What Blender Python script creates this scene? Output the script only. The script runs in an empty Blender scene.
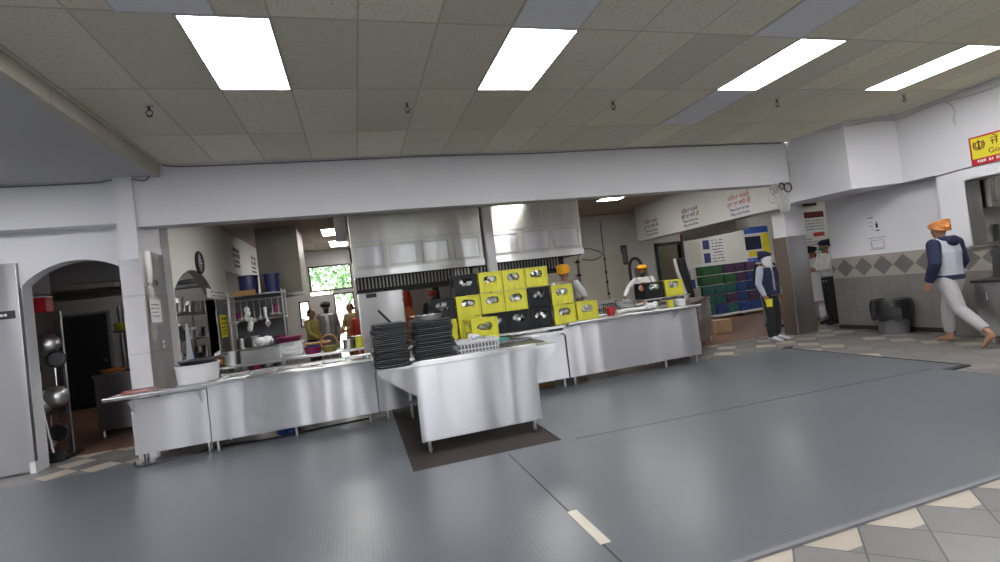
import bpy, bmesh, math, random
from mathutils import Vector, Matrix, Quaternion
rnd = random.Random(7)
S = bpy.context.scene
COL = S.collection
PI = math.pi

# ------------------------------------------------------------ materials
def new_mat(name):
    m = bpy.data.materials.new(name); m.use_nodes = True
    nt = m.node_tree; b = nt.nodes['Principled BSDF']
    return m, nt, b

def node(nt, t, **kw):
    n = nt.nodes.new(t)
    for k, v in kw.items():
        if k.startswith('i_'):
            n.inputs[k[2:].replace('_', ' ')].default_value = v
        else: setattr(n, k, v)
    return n

def coords(nt, scale=(1, 1, 1), kind='Object', rot=(0, 0, 0), loc=(0, 0, 0)):
    tc = node(nt, 'ShaderNodeTexCoord'); mp = node(nt, 'ShaderNodeMapping')
    mp.inputs['Scale'].default_value = scale; mp.inputs['Rotation'].default_value = rot; mp.inputs['Location'].default_value = loc
    nt.links.new(tc.outputs[kind], mp.inputs[0])
    return mp.outputs[0]

def mix(nt, fac, a, b, blend='MIX'):
    n = node(nt, 'ShaderNodeMix', data_type='RGBA', blend_type=blend)
    for s, v in ((0, fac), (6, a), (7, b)):
        if hasattr(v, 'links') or hasattr(v, 'is_output'): nt.links.new(v, n.inputs[s])
        else: n.inputs[s].default_value = v if s == 0 else (*v, 1) if len(v) == 3 else v
    return n.outputs[2]

def math_n(nt, op, a, b=None, c=None):
    n = node(nt, 'ShaderNodeMath', operation=op)
    for i, v in enumerate((a, b, c)):
        if v is None: continue
        if hasattr(v, 'is_output'): nt.links.new(v, n.inputs[i])
        else: n.inputs[i].default_value = v
    return n.outputs[0]

def plain(name, col, rough=.5, metal=0, var=.12, scale=6, bump=0, bscale=40, trans=0, spec=None):
    m, nt, b = new_mat(name)
    v = coords(nt)
    nz = node(nt, 'ShaderNodeTexNoise'); nz.inputs['Scale'].default_value = scale; nz.inputs['Detail'].default_value = 4
    nt.links.new(v, nz.inputs['Vector'])
    lo = tuple(c * (1 - var) for c in col); hi = tuple(min(1, c * (1 + var)) for c in col)
    nt.links.new(mix(nt, nz.outputs['Fac'], lo, hi), b.inputs['Base Color'])
    b.inputs['Roughness'].default_value = rough; b.inputs['Metallic'].default_value = metal
    if trans: b.inputs['Transmission Weight'].default_value = trans
    if spec is not None: b.inputs['Specular IOR Level'].default_value = spec
    if bump:
        n2 = node(nt, 'ShaderNodeTexNoise'); n2.inputs['Scale'].default_value = bscale; n2.inputs['Detail'].default_value = 3
        nt.links.new(v, n2.inputs['Vector'])
        bp = node(nt, 'ShaderNodeBump'); bp.inputs['Strength'].default_value = bump; bp.inputs['Distance'].default_value = .01
        nt.links.new(n2.outputs['Fac'], bp.inputs['Height']); nt.links.new(bp.outputs[0], b.inputs['Normal'])
    return m

def steel(name, col=(.52, .52, .53), rough=.27, wave=.35, stretch=(1, 1, 14)):
    m, nt, b = new_mat(name)
    v = coords(nt, (3.2, 3.2, .35)); g = coords(nt, (1.2, 1.2, .35))
    a = node(nt, 'ShaderNodeTexNoise'); a.inputs['Scale'].default_value = 1.3; a.inputs['Detail'].default_value = 0; nt.links.new(v, a.inputs['Vector'])
    c = node(nt, 'ShaderNodeTexNoise'); c.inputs['Scale'].default_value = 2; c.inputs['Detail'].default_value = 2; nt.links.new(g, c.inputs['Vector'])
    nt.links.new(mix(nt, a.outputs['Fac'], tuple(x * .82 for x in col), tuple(x * 1.12 for x in col)), b.inputs['Base Color'])
    b.inputs['Metallic'].default_value = 1
    r = math_n(nt, 'MULTIPLY_ADD', c.outputs['Fac'], .1, max(rough, .33) - .05); nt.links.new(r, b.inputs['Roughness'])
    bp = node(nt, 'ShaderNodeBump'); bp.inputs['Strength'].default_value = wave; bp.inputs['Distance'].default_value = .02
    b.inputs['Anisotropic'].default_value = .93; b.inputs['Anisotropic Rotation'].default_value = .25; tg = node(nt, 'ShaderNodeTangent', direction_type='RADIAL', axis='Z'); nt.links.new(tg.outputs[0], b.inputs['Tangent'])
    nt.links.new(a.outputs['Fac'], bp.inputs['Height']); nt.links.new(bp.outputs[0], b.inputs['Normal'])
    return m

def emit(name, col, s):
    m, nt, b = new_mat(name)
    b.inputs['Base Color'].default_value = (*col, 1)
    b.inputs['Emission Color'].default_value = (*col, 1); b.inputs['Emission Strength'].default_value = s
    return m

M = {}
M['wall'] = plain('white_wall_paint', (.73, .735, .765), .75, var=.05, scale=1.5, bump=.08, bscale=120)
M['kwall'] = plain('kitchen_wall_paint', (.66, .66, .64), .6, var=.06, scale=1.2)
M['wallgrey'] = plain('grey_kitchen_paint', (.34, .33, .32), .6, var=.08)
M['cream'] = plain('cream_panel', (.62, .6, .52), .5, var=.05)
M['steel'] = steel('brushed_stainless')
M['steel_panel'] = steel('stainless_panel', (.50, .495, .515), .3, .9)
M['steel_dark'] = steel('dull_stainless', (.42, .42, .42), .36, .4)
M['steel_top'] = steel('worn_stainless_top', (.6, .6, .6), .32, .1, (3, 3, 3))
M['steel_hood'] = steel('hood_stainless', (.46, .45, .43), .36, .6)
M['chrome'] = plain('polished_steel', (.55, .55, .55), .3, 1, .03)
M['black'] = plain('black_plastic', (.018, .018, .02), .45, var=.2)
M['blackgloss'] = plain('black_bag', (.012, .012, .013), .25, var=.2, bump=.6, bscale=25)
M['tray'] = plain('charcoal_tray', (.055, .058, .062), .42, var=.25)
M['trayrim'] = plain('tray_rim_highlight', (.13, .135, .14), .45, var=.3)  # paler than the tray, a highlight painted along its front rim
M['yellow'] = plain('yellow_crate_plastic', (.64, .62, .05), .42, var=.06)
M['crateblack'] = plain('black_crate_plastic', (.008, .009, .011), .5, var=.2, spec=.25)
M['whiteplastic'] = plain('white_plastic', (.78, .79, .82), .4, var=.04)
M['white'] = plain('white_paint', (.8, .8, .8), .5, var=.03)
M['greyplastic'] = plain('grey_plastic', (.16, .165, .18), .5, var=.1)
M['bluebucket'] = plain('navy_plastic', (.02, .028, .11), .35, var=.1)
M['blue'] = plain('blue_plastic', (.03, .1, .42), .4, var=.1)
M['teal'] = plain('teal_cloth', (.02, .2, .17), .8, var=.2, bump=.5)
M['red'] = plain('red_cloth', (.42, .02, .03), .8, var=.15)
M['redp'] = plain('red_plastic', (.5, .02, .03), .4, var=.08)
M['shadedfloor'] = plain('bare_floor_in_shade', (.022, .015, .013), .7, var=.3, scale=3)  # bare brown floor, its colour darkened for the shade under the island
M['magenta'] = plain('magenta_plastic', (.22, .015, .09), .4, var=.1)
M['wood'] = plain('light_wood', (.42, .24, .1), .6, var=.25, scale=14)
M['cardboard'] = plain('cardboard', (.42, .28, .17), .8, var=.1)
M['paper'] = plain('white_paper', (.68, .69, .70), .7, var=.04)
M['yellowpaper'] = plain('yellow_paper', (.75, .66, .03), .6, var=.04)
M['darkdoor'] = plain('charcoal_door', (.016, .017, .02), .45, var=.1)
M['darkgap'] = plain('sooty_metal', (.035, .032, .03), .6, .4, var=.3)
M['brownmetal'] = steel('brownish_stainless', (.30, .26, .225), .38, .4)
M['skin'] = plain('brown_skin', (.28, .14, .085), .55, var=.08)
M['skin2'] = plain('warm_skin', (.36, .19, .12), .55, var=.08)
M['hair'] = plain('black_hair', (.012, .01, .01), .6)
M['eye'] = plain('eye_dark', (.02, .015, .012), .2)
M['lips'] = plain('lips', (.25, .08, .06), .5)
M['navy'] = plain('navy_fabric', (.012, .016, .05), .85, var=.15, bump=.2, bscale=18)
M['heather'] = plain('heather_grey_fabric', (.42, .43, .48), .9, var=.12, bump=.25, bscale=18)
M['jogger'] = plain('pale_grey_fabric', (.38, .37, .38), .9, var=.12, bump=.3, bscale=16)
M['orangecl'] = plain('orange_fabric', (.62, .24, .07), .85, var=.15, bump=.4, bscale=22)
M['saffron'] = plain('saffron_fabric', (.85, .40, .015), .8, var=.12, bump=.4, bscale=22)
M['coral'] = plain('coral_fabric', (.62, .2, .08), .8, var=.12, bump=.3)
M['blackcl'] = plain('black_fabric', (.012, .012, .014), .85, var=.2, bump=.2, bscale=18)
M['whitecl'] = plain('white_fabric', (.66, .67, .70), .85, var=.06, bump=.35, bscale=16)
M['bluegrey'] = plain('blue_grey_shirt', (.36, .40, .50), .85, var=.1, bump=.3, bscale=16)
M['olive'] = plain('ochre_knit', (.30, .25, .07), .9, var=.15, bump=.3)
M['tan'] = plain('tan_fabric', (.36, .27, .13), .85, var=.15, bump=.3)
M['redcl'] = plain('red_dress', (.5, .05, .03), .8, var=.12, bump=.3)
M['greycl'] = plain('grey_fabric', (.2, .2, .21), .85, var=.1, bump=.3)
M['foliage'] = plain('sunlit_leaves', (.05, .11, .035), .7, var=.5, scale=3)
M['bark'] = plain('bark', (.12, .08, .05), .9)
M['asphalt'] = plain('pale_paving', (.65, .64, .62), .9)
M['brickout'] = plain('pale_outside_wall', (.6, .5, .46), .9, var=.15)
M['teal_shrink'] = plain('teal_shrink_wrap', (.03, .15, .135), .22, var=.9, scale=34)
M['blue_shrink'] = plain('blue_label_wrap', (.035, .07, .24), .22, var=.9, scale=34)
M['green_shrink'] = plain('green_label_wrap', (.04, .15, .06), .22, var=.9, scale=34)
M['purple_shrink'] = plain('purple_label_wrap', (.09, .05, .13), .22, var=.9, scale=34)
M['clear'] = plain('hazy_plastic', (.5, .56, .58), .2, var=.2, trans=.3)
M['ink'] = plain('black_ink', (.02, .02, .03), .6)
M['inkblue'] = plain('blue_ink', (.04, .05, .18), .6)
M['inkred'] = plain('red_ink', (.45, .04, .02), .6)
M['inkmaroon'] = plain('maroon_ink', (.12, .01, .01), .6)
M['cable'] = plain('white_cable', (.6, .6, .58), .5)
M['brass'] = plain('aged_brass', (.16, .12, .08), .4, .8)
M['light'] = emit('fluorescent_diffuser', (1, .985, 1), 14)
M['klight'] = emit('kitchen_diffuser', (1, .97, .92), 12)
M['lframe'] = plain('light_frame', (.6, .6, .6), .5)
M['offlight'] = plain('unlit_diffuser', (.85, .86, .90), .5, var=.02)
M['mat'] = plain('wet_rubber', (.03, .035, .028), .3, var=.4, bump=.3)
M['hoodbrown'] = plain('stained_brown_steel', (.17, .15, .13), .45, .6, var=.2, scale=2)

def glass_mat():
    m, nt, b = new_mat('window_glass')
    b.inputs['Base Color'].default_value = (.95, 1, .98, 1); b.inputs['Roughness'].default_value = .02
    b.inputs['Transmission Weight'].default_value = 1; b.inputs['IOR'].default_value = 1.1
    return m
M['glass'] = glass_mat()

def ceiling_mat(ox, oy, name='acoustic_tiles', base=(.85, .82, .68)):
    m, nt, b = new_mat(name)
    tc = node(nt, 'ShaderNodeTexCoord'); sp = node(nt, 'ShaderNodeSeparateXYZ'); nt.links.new(tc.outputs['Object'], sp.inputs[0])
    u = math_n(nt, 'DIVIDE', math_n(nt, 'SUBTRACT', sp.outputs[0], ox), .61)
    v = math_n(nt, 'DIVIDE', math_n(nt, 'SUBTRACT', sp.outputs[1], oy), 1.22)
    cu, cv = math_n(nt, 'FLOOR', u), math_n(nt, 'FLOOR', v)
    fu, fv = math_n(nt, 'FRACT', u), math_n(nt, 'FRACT', v)
    cb = node(nt, 'ShaderNodeCombineXYZ'); nt.links.new(cu, cb.inputs[0]); nt.links.new(cv, cb.inputs[1])
    wn = node(nt, 'ShaderNodeTexWhiteNoise'); nt.links.new(cb.outputs[0], wn.inputs['Vector'])
    # tile tone differs from tile to tile (old and new tiles)
    c1 = mix(nt, wn.outputs['Value'], tuple(x * .84 for x in base), tuple(x * 1.12 for x in base))
    sp2 = node(nt, 'ShaderNodeTexNoise'); sp2.inputs['Scale'].default_value = 55; sp2.inputs['Detail'].default_value = 5
    nt.links.new(tc.outputs['Object'], sp2.inputs['Vector'])
    pit = node(nt, 'ShaderNodeMapRange'); pit.inputs[1].default_value = .30; pit.inputs[2].default_value = .46; nt.links.new(sp2.outputs['Fac'], pit.inputs[0])
    c2 = mix(nt, pit.outputs[0], tuple(x * .74 for x in base), c1)
    st = node(nt, 'ShaderNodeTexNoise'); st.inputs['Scale'].default_value = .9; nt.links.new(tc.outputs['Object'], st.inputs['Vector'])
    c2 = mix(nt, math_n(nt, 'MULTIPLY', st.outputs['Fac'], .25), c2, tuple(x * .7 for x in base))
    eu = math_n(nt, 'MINIMUM', fu, math_n(nt, 'SUBTRACT', 1, fu)); ev = math_n(nt, 'MINIMUM', fv, math_n(nt, 'SUBTRACT', 1, fv))
    g = math_n(nt, 'MAXIMUM', math_n(nt, 'LESS_THAN', eu, .016), math_n(nt, 'LESS_THAN', ev, .008))
    g2 = math_n(nt, 'MULTIPLY', g, .45)
    nt.links.new(mix(nt, g2, c2, tuple(x * .45 for x in base)), b.inputs['Base Color'])
    b.inputs['Roughness'].default_value = .9; b.inputs['Specular IOR Level'].default_value = .2
    bp = node(nt, 'ShaderNodeBump'); bp.inputs['Strength'].default_value = .35; bp.inputs['Distance'].default_value = .006
    nt.links.new(sp2.outputs['Fac'], bp.inputs['Height']); nt.links.new(bp.outputs[0], b.inputs['Normal'])
    return m
LX0, LY0 = -.977, 4.98
M['ceil'] = ceiling_mat(LX0, LY0)
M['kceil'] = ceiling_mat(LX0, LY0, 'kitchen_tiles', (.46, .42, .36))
M['plasterlow'] = plain('lower_ceiling_plaster', (.50, .50, .50), .8, var=.06, scale=.8)
M['beige'] = plain('beige_trim', (.5, .47, .40), .7, var=.08)

def checker_mat():
    m, nt, b = new_mat('slate_and_beige_tiles')
    # squares turned 45 degrees, diagonal .46 m
    s = .46 / math.sqrt(2)
    tc = node(nt, 'ShaderNodeTexCoord'); sp = node(nt, 'ShaderNodeSeparateXYZ'); nt.links.new(tc.outputs['Object'], sp.inputs[0])
    x = math_n(nt, 'SUBTRACT', sp.outputs[0], 2.8 ); y = math_n(nt, 'SUBTRACT', sp.outputs[1], 2.2)
    k = 1 / (s * math.sqrt(2))
    u = math_n(nt, 'ADD', math_n(nt, 'MULTIPLY', math_n(nt, 'ADD', x, y), k), .5)
    v = math_n(nt, 'ADD', math_n(nt, 'MULTIPLY', math_n(nt, 'SUBTRACT', x, y), k), .5)
    cu, cv = math_n(nt, 'FLOOR', u), math_n(nt, 'FLOOR', v)
    fu, fv = math_n(nt, 'FRACT', u), math_n(nt, 'FRACT', v)
    par = math_n(nt, 'PINGPONG', math_n(nt, 'ADD', cu, cv), 1)
    cb = node(nt, 'ShaderNodeCombineXYZ'); nt.links.new(cu, cb.inputs[0]); nt.links.new(cv, cb.inputs[1])
    wn = node(nt, 'ShaderNodeTexWhiteNoise'); nt.links.new(cb.outputs[0], wn.inputs['Vector'])
    nz = node(nt, 'ShaderNodeTexNoise'); nz.inputs['Scale'].default_value = 5; nz.inputs['Detail'].default_value = 6; nt.links.new(tc.outputs['Object'], nz.inputs['Vector'])
    w = math_n(nt, 'ADD', math_n(nt, 'MULTIPLY', wn.outputs['Value'], .5), math_n(nt, 'MULTIPLY', nz.outputs['Fac'], .5))
    slate = mix(nt, w, (.12, .118, .118), (.21, .205, .2)); beige = mix(nt, w, (.34, .30, .245), (.50, .45, .38)); dull = mix(nt, w, (.15, .145, .135), (.30, .28, .25))
    # beige diamonds only along the matting edge; duller mixed tiles by the walls
    near = math_n(nt, 'LESS_THAN', sp.outputs[1], 2.03); far = math_n(nt, 'GREATER_THAN', sp.outputs[1], 2.6)
    pick = math_n(nt, 'MULTIPLY', far, math_n(nt, 'LESS_THAN', wn.outputs['Value'], .62))
    c = mix(nt, math_n(nt, 'MAXIMUM', par, near), mix(nt, pick, beige, dull), slate)
    eu = math_n(nt, 'MINIMUM', fu, math_n(nt, 'SUBTRACT', 1, fu)); ev = math_n(nt, 'MINIMUM', fv, math_n(nt, 'SUBTRACT', 1, fv))
    g = math_n(nt, 'LESS_THAN', math_n(nt, 'MINIMUM', eu, ev), .014)
    nt.links.new(mix(nt, g, c, (.06, .06, .06)), b.inputs['Base Color'])
    b.inputs['Roughness'].default_value = .32
    bp = node(nt, 'ShaderNodeBump'); bp.inputs['Strength'].default_value = .25; bp.inputs['Distance'].default_value = .004
    nt.links.new(math_n(nt, 'SUBTRACT', nz.outputs['Fac'], g), bp.inputs['Height']); nt.links.new(bp.outputs[0], b.inputs['Normal'])
    return m
M['checker'] = checker_mat()

def quarry_mat():
    m, nt, b = new_mat('brown_quarry_tiles')
    v = coords(nt, (1, 1, 1))
    br = node(nt, 'ShaderNodeTexBrick'); br.inputs['Scale'].default_value = 1; br.offset = 0; br.inputs['Mortar Size'].default_value = .006
    br.inputs['Brick Width'].default_value = .15; br.inputs['Row Height'].default_value = .15
    br.inputs['Color1'].default_value = (.17, .085, .06, 1); br.inputs['Color2'].default_value = (.22, .12, .085, 1); br.inputs['Mortar'].default_value = (.09, .07, .06, 1)
    nt.links.new(v, br.inputs['Vector']); nt.links.new(br.outputs['Color'], b.inputs['Base Color'])
    b.inputs['Roughness'].default_value = .38
    return m
M['quarry'] = quarry_mat()

def vinyl_mat():
    m, nt, b = new_mat('grey_rolled_matting')
    v = coords(nt)
    a = node(nt, 'ShaderNodeTexNoise'); a.inputs['Scale'].default_value = .8; a.inputs['Detail'].default_value = 3; nt.links.new(v, a.inputs['Vector'])
    nt.links.new(mix(nt, a.outputs['Fac'], (.095, .105, .120), (.125, .135, .15)), b.inputs['Base Color'])
    # pressed stud pattern of the matting
    st = coords(nt, (150, 150, 150), rot=(0, 0, .785)); sx = node(nt, 'ShaderNodeSeparateXYZ'); nt.links.new(st, sx.inputs[0])
    stud = math_n(nt, 'MULTIPLY', math_n(nt, 'SINE', sx.outputs[0]), math_n(nt, 'SINE', sx.outputs[1]))
    b.inputs['Roughness'].default_value = .29
    h = math_n(nt, 'ADD', math_n(nt, 'MULTIPLY', stud, .22), math_n(nt, 'MULTIPLY', a.outputs['Fac'], .3))
    bp = node(nt, 'ShaderNodeBump'); bp.inputs['Strength'].default_value = .14; bp.inputs['Distance'].default_value = .006
    nt.links.new(h, bp.inputs['Height']); nt.links.new(bp.outputs[0], b.inputs['Normal'])
    b.inputs['Specular IOR Level'].default_value = .4
    return m
M['vinyl'] = vinyl_mat()

def dado_mat():
    # slate wall tiles with a row of diamonds at the top (Y is the run along the wall, Z up)
    m, nt, b = new_mat('slate_dado_tiles')
    tc = node(nt, 'ShaderNodeTexCoord'); sp = node(nt, 'ShaderNodeSeparateXYZ'); nt.links.new(tc.outputs['Object'], sp.inputs[0])
    yy, zz = sp.outputs[1], sp.outputs[2]
    nz = node(nt, 'ShaderNodeTexNoise'); nz.inputs['Scale'].default_value = 4; nz.inputs['Detail'].default_value = 6; nt.links.new(tc.outputs['Object'], nz.inputs['Vector'])
    slate = mix(nt, nz.outputs['Fac'], (.15, .14, .135), (.24, .23, .22)); lightt = mix(nt, nz.outputs['Fac'], (.30, .275, .24), (.42, .39, .35))
    dark = mix(nt, nz.outputs['Fac'], (.12, .115, .11), (.2, .19, .185))
    P = .36
    fy = math_n(nt, 'FRACT', math_n(nt, 'DIVIDE', yy, P)); dy = math_n(nt, 'ABSOLUTE', math_n(nt, 'SUBTRACT', fy, .5))
    dz = math_n(nt, 'ABSOLUTE', math_n(nt, 'DIVIDE', math_n(nt, 'SUBTRACT', zz, 1.19), P))
    dia = math_n(nt, 'LESS_THAN', math_n(nt, 'ADD', dy, dz), .49)
    band = math_n(nt, 'GREATER_THAN', zz, 1.0)
    c = mix(nt, band, slate, mix(nt, dia, lightt, dark))
    gy = math_n(nt, 'LESS_THAN', math_n(nt, 'FRACT', math_n(nt, 'DIVIDE', yy, .33)), .014); gz = math_n(nt, 'LESS_THAN', math_n(nt, 'FRACT', math_n(nt, 'DIVIDE', zz, .333)), .014)
    g = math_n(nt, 'MULTIPLY', math_n(nt, 'MAXIMUM', gy, gz), math_n(nt, 'SUBTRACT', 1, band))
    nt.links.new(mix(nt, g, c, (.08, .08, .08)), b.inputs['Base Color'])
    b.inputs['Roughness'].default_value = .4
    return m
M['dado'] = dado_mat()

# ------------------------------------------------------------ mesh helpers
class MB:
    def __init__(s): s.b = bmesh.new()
    def _sweep(s, n0, mat_i):
        if mat_i:
            s.b.faces.ensure_lookup_table()
            for f in s.b.faces[n0:]: f.material_index = mat_i
    def box(s, x0, x1, y0, y1, z0, z1, bev=0, mi=0, rot=None, piv=None):
        n0 = len(s.b.faces)
        r = bmesh.ops.create_cube(s.b, size=1)
        vs = r['verts']
        bmesh.ops.scale(s.b, verts=vs, vec=(abs(x1 - x0), abs(y1 - y0), abs(z1 - z0)))
        bmesh.ops.translate(s.b, verts=vs, vec=((x0 + x1) / 2, (y0 + y1) / 2, (z0 + z1) / 2))
        if bev:
            es = list({e for v in vs for e in v.link_edges})
            q = bmesh.ops.bevel(s.b, geom=es, offset=bev, segments=2, affect='EDGES', profile=.7)
            vs = list({v for f in q['faces'] for v in f.verts} | {v for v in vs if v.is_valid})
        if rot is not None:
            bmesh.ops.rotate(s.b, verts=vs, cent=piv or ((x0 + x1) / 2, (y0 + y1) / 2, (z0 + z1) / 2), matrix=rot)
        s._sweep(n0, mi); return s
    def rings(s, rings, caps=True, mi=0, closed=False):
        n0 = len(s.b.faces)
        R = [[s.b.verts.new(p) for p in r] for r in rings]
        n = len(R[0])
        pairs = list(zip(R[:-1], R[1:])) + ([(R[-1], R[0])] if closed else [])
        for a, c in pairs:
            for i in range(n):
                s.b.faces.new((a[i], a[(i + 1) % n], c[(i + 1) % n], c[i]))
        if caps and not closed:
            s.b.faces.new(list(reversed(R[0]))); s.b.faces.new(R[-1])
        s._sweep(n0, mi); return s
    def tube(s, pts, r, seg=8, mi=0, rad2=None, ref=None, roundend=False):
        pts = [Vector(p) for p in pts]
        if not isinstance(r, (list, tuple)): r = [r] * len(pts)
        rr = [(x if isinstance(x, (list, tuple)) else (x, x)) for x in r]
        if roundend:
            d0 = (pts[0] - pts[1]).normalized(); d1 = (pts[-1] - pts[-2]).normalized()
            a, b_ = rr[0], rr[-1]; m0, m1 = min(a), min(b_)
            pre = [(pts[0] + d0 * m0 * .97, (a[0] * .25, a[1] * .25)), (pts[0] + d0 * m0 * .6, (a[0] * .78, a[1] * .78))]
            post = [(pts[-1] + d1 * m1 * .6, (b_[0] * .78, b_[1] * .78)), (pts[-1] + d1 * m1 * .97, (b_[0] * .25, b_[1] * .25))]
            pts = [p for p, _ in pre] + pts + [p for p, _ in post]; rr = [q for _, q in pre] + rr + [q for _, q in post]
        prev = None; rings = []
        for i, p in enumerate(pts):
            t = (pts[min(i + 1, len(pts) - 1)] - pts[max(i - 1, 0)]).normalized()
            if prev is None:
                x = Vector(ref) if ref else (Vector((1, 0, 0)) if abs(t.x) < .9 else Vector((0, 1, 0)))
            else: x = prev
            x = (x - t * x.dot(t)).normalized(); y = t.cross(x); prev = x
            rings.append([p + x * (math.cos(2 * PI * k / seg) * rr[i][0]) + y * (math.sin(2 * PI * k / seg) * rr[i][1]) for k in range(seg)])
        return s.rings(rings, mi=mi)
    def cyl(s, p0, p1, r0, r1=None, seg=16, mi=0):
        return s.tube([p0, p1], [r0, r0 if r1 is None else r1], seg, mi)
    def lathe(s, prof, c=(0, 0, 0), seg=28, mi=0):
        return s.rings([[(c[0] + r * math.cos(2 * PI * k / seg), c[1] + r * math.sin(2 * PI * k / seg), c[2] + z) for k in range(seg)] for r, z in prof], mi=mi)
    def prism(s, poly, a, b, axis='z', mi=0):
        f = {'z': lambda p, t: (p[0], p[1], t), 'y': lambda p, t: (p[0], t, p[1]), 'x': lambda p, t: (t, p[0], p[1])}[axis]
        return s.rings([[f(p, a) for p in poly], [f(p, b) for p in poly]], mi=mi)
    def ball(s, c, r, seg=12, mi=0):
        n0 = len(s.b.faces)
        rx, ry, rz = r if isinstance(r, (list, tuple)) else (r, r, r)
        q = bmesh.ops.create_uvsphere(s.b, u_segments=seg, v_segments=max(6, seg * 2 // 3), radius=1)
        bmesh.ops.scale(s.b, verts=q['verts'], vec=(rx, ry, rz)); bmesh.ops.translate(s.b, verts=q['verts'], vec=c)
        s._sweep(n0, mi); return s
    def build(s, name, mat, parent=None, smooth=False, loc=None):
        bmesh.ops.recalc_face_normals(s.b, faces=s.b.faces)
        me = bpy.data.meshes.new(name); s.b.to_mesh(me); s.b.free()
        for m in (mat if isinstance(mat, (list, tuple)) else [mat]): me.materials.append(M[m] if isinstance(m, str) else m)
        if smooth:
            for p in me.polygons: p.use_smooth = True
            try: me.set_sharp_from_angle(angle=math.radians(40))
            except Exception: pass
        o = bpy.data.objects.new(name, me); COL.objects.link(o)
        if parent is not None: o.parent = parent
        if loc: o.location = loc
        return o

def tag(o, label, cat, group=None, kind=None):
    o['label'] = label; o['category'] = cat
    if group: o['group'] = group
    if kind: o['kind'] = kind
    return o
def thing(name, loc, label, cat, rz=0, group=None):
    o = bpy.data.objects.new(name, None); o.empty_display_size = .1; COL.objects.link(o)
    o.location = loc; o.rotation_euler = (0, 0, rz)
    return tag(o, label, cat, group)
def struct(o): o['kind'] = 'structure'; return o
def sbox(name, mat, *a, bev=0): return struct(MB().box(*a, bev=bev).build(name, mat))
def copy_tree(o, parent=None):
    c = o.copy(); COL.objects.link(c)
    if parent is not None: c.parent = parent
    for ch in [x for x in COL.objects if x.parent == o]: copy_tree(ch, c)
    return c
def dup(o, loc, rz=None, label=None, group=None):
    c = copy_tree(o); c.location = loc
    if rz is not None: c.rotation_euler = (0, 0, rz)
    if label: c['label'] = label
    if group: c['group'] = group
    return c
def text(name, body, mat, size, parent, loc, rot, align='LEFT', ext=.0015, width=1.0):
    cu = bpy.data.curves.new(name, 'FONT'); cu.body = body; cu.size = size; cu.extrude = ext; cu.align_x = align; cu.space_line = .95
    o = bpy.data.objects.new(name, cu); COL.objects.link(o)
    bpy.context.view_layer.update()
    me = bpy.data.meshes.new_from_object(o.evaluated_get(bpy.context.evaluated_depsgraph_get()))
    bpy.data.objects.remove(o); bpy.data.curves.remove(cu)
    me.name = name; me.materials.clear(); me.materials.append(M[mat])
    q = bpy.data.objects.new(name, me); COL.objects.link(q); q.parent = parent
    q.location = loc; q.rotation_euler = rot; q.scale = (width, 1, 1)
    return q

# ------------------------------------------------------------ camera
cam = bpy.data.cameras.new('camera'); co = bpy.data.objects.new('camera', cam); COL.objects.link(co)
F, roll, pitch, yaw = 494.457, -.1192, .0201, .28625
cy, sy, cp, sp_, cr, sr = math.cos(yaw), math.sin(yaw), math.cos(pitch), math.sin(pitch), math.cos(roll), math.sin(roll)
fw = Vector((sy * cp, cy * cp, sp_)); rt = Vector((cy, -sy, 0)); up = rt.cross(fw)
r2, u2 = cr * rt + sr * up, -sr * rt + cr * up
co.matrix_world = Matrix.Translation((0, 0, 1.55)) @ Matrix((r2, u2, -fw)).transposed().to_4x4()
cam.sensor_width = 36; cam.lens = F * 36 / 1000; cam.clip_start = .05; cam.clip_end = 300
S.camera = co
# ------------------------------------------------------------ floors
CZ, KZ, LZ = 3.70, 3.50, 3.55
struct(MB().box(-9, 15, -6, 8.2, -.1, 0).build('floor', 'checker'))
struct(MB().box(-9, 15, 8.2, 17.2, -.1, 0).build('floor', 'quarry'))
vin = [(-8.9, 2.2), (6.5, 2.2), (6.5, 4.18), (6.85, 4.18), (6.85, 6.72), (5.3, 7.0), (1.80, 7.0), (1.80, 4.62), (.33, 4.62), (.33, 7.0), (-8.9, 7.0)]
struct(MB().prism(vin, .0, .012).build('floor', 'vinyl'))
struct(MB().box(.33, 1.80, 4.62, 7.6, 0, .004).build('floor', 'shadedfloor'))
for a_, b_ in (((.33, 4.61), (1.8, 4.61)), ((.32, 4.6), (.32, 6.98))): pass
def strip(n, mat, a, b, w, z=.012, h=.003):
    a, b = Vector((*a, z)), Vector((*b, z)); d = (b - a).normalized(); s = Vector((-d.y, d.x, 0)) * w / 2
    m = MB(); m.rings([[a - s, a + s, a + s + Vector((0, 0, h)), a - s + Vector((0, 0, h))], [b - s, b + s, b + s + Vector((0, 0, h)), b - s + Vector((0, 0, h))]])
    return struct(m.build(n, mat))
strip('trim_1', 'black', (1.22, 4.55), (1.22, 2.2), .014, h=.001)
strip('trim_2', 'black', (1.92, 4.56), (6.5, 4.3), .014, h=.001)
strip('trim_3', 'black', (6.87, 6.74), (6.87, 4.16), .035, 0, .016)
strip('trim_4', 'black', (6.5, 4.16), (6.87, 4.16), .07, 0, .016)
strip('trim_5', 'greyplastic', (6.51, 4.16), (6.51, 2.2), .03, 0, .015)
strip('trim_6', 'greyplastic', (-8.9, 2.19), (6.5, 2.19), .03, 0, .015)
strip('trim_7', 'black', (7.05, 6.85), (6.8, 6.72), .1, 0, .014)
tag(MB().box(-.035, .035, -.24, .24, 0, .002).build('floor_tape', 'beige', loc=(1.24, 2.92, .0125)), 'pale worn strip of tape on the seam of the grey matting', 'tape')

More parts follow.
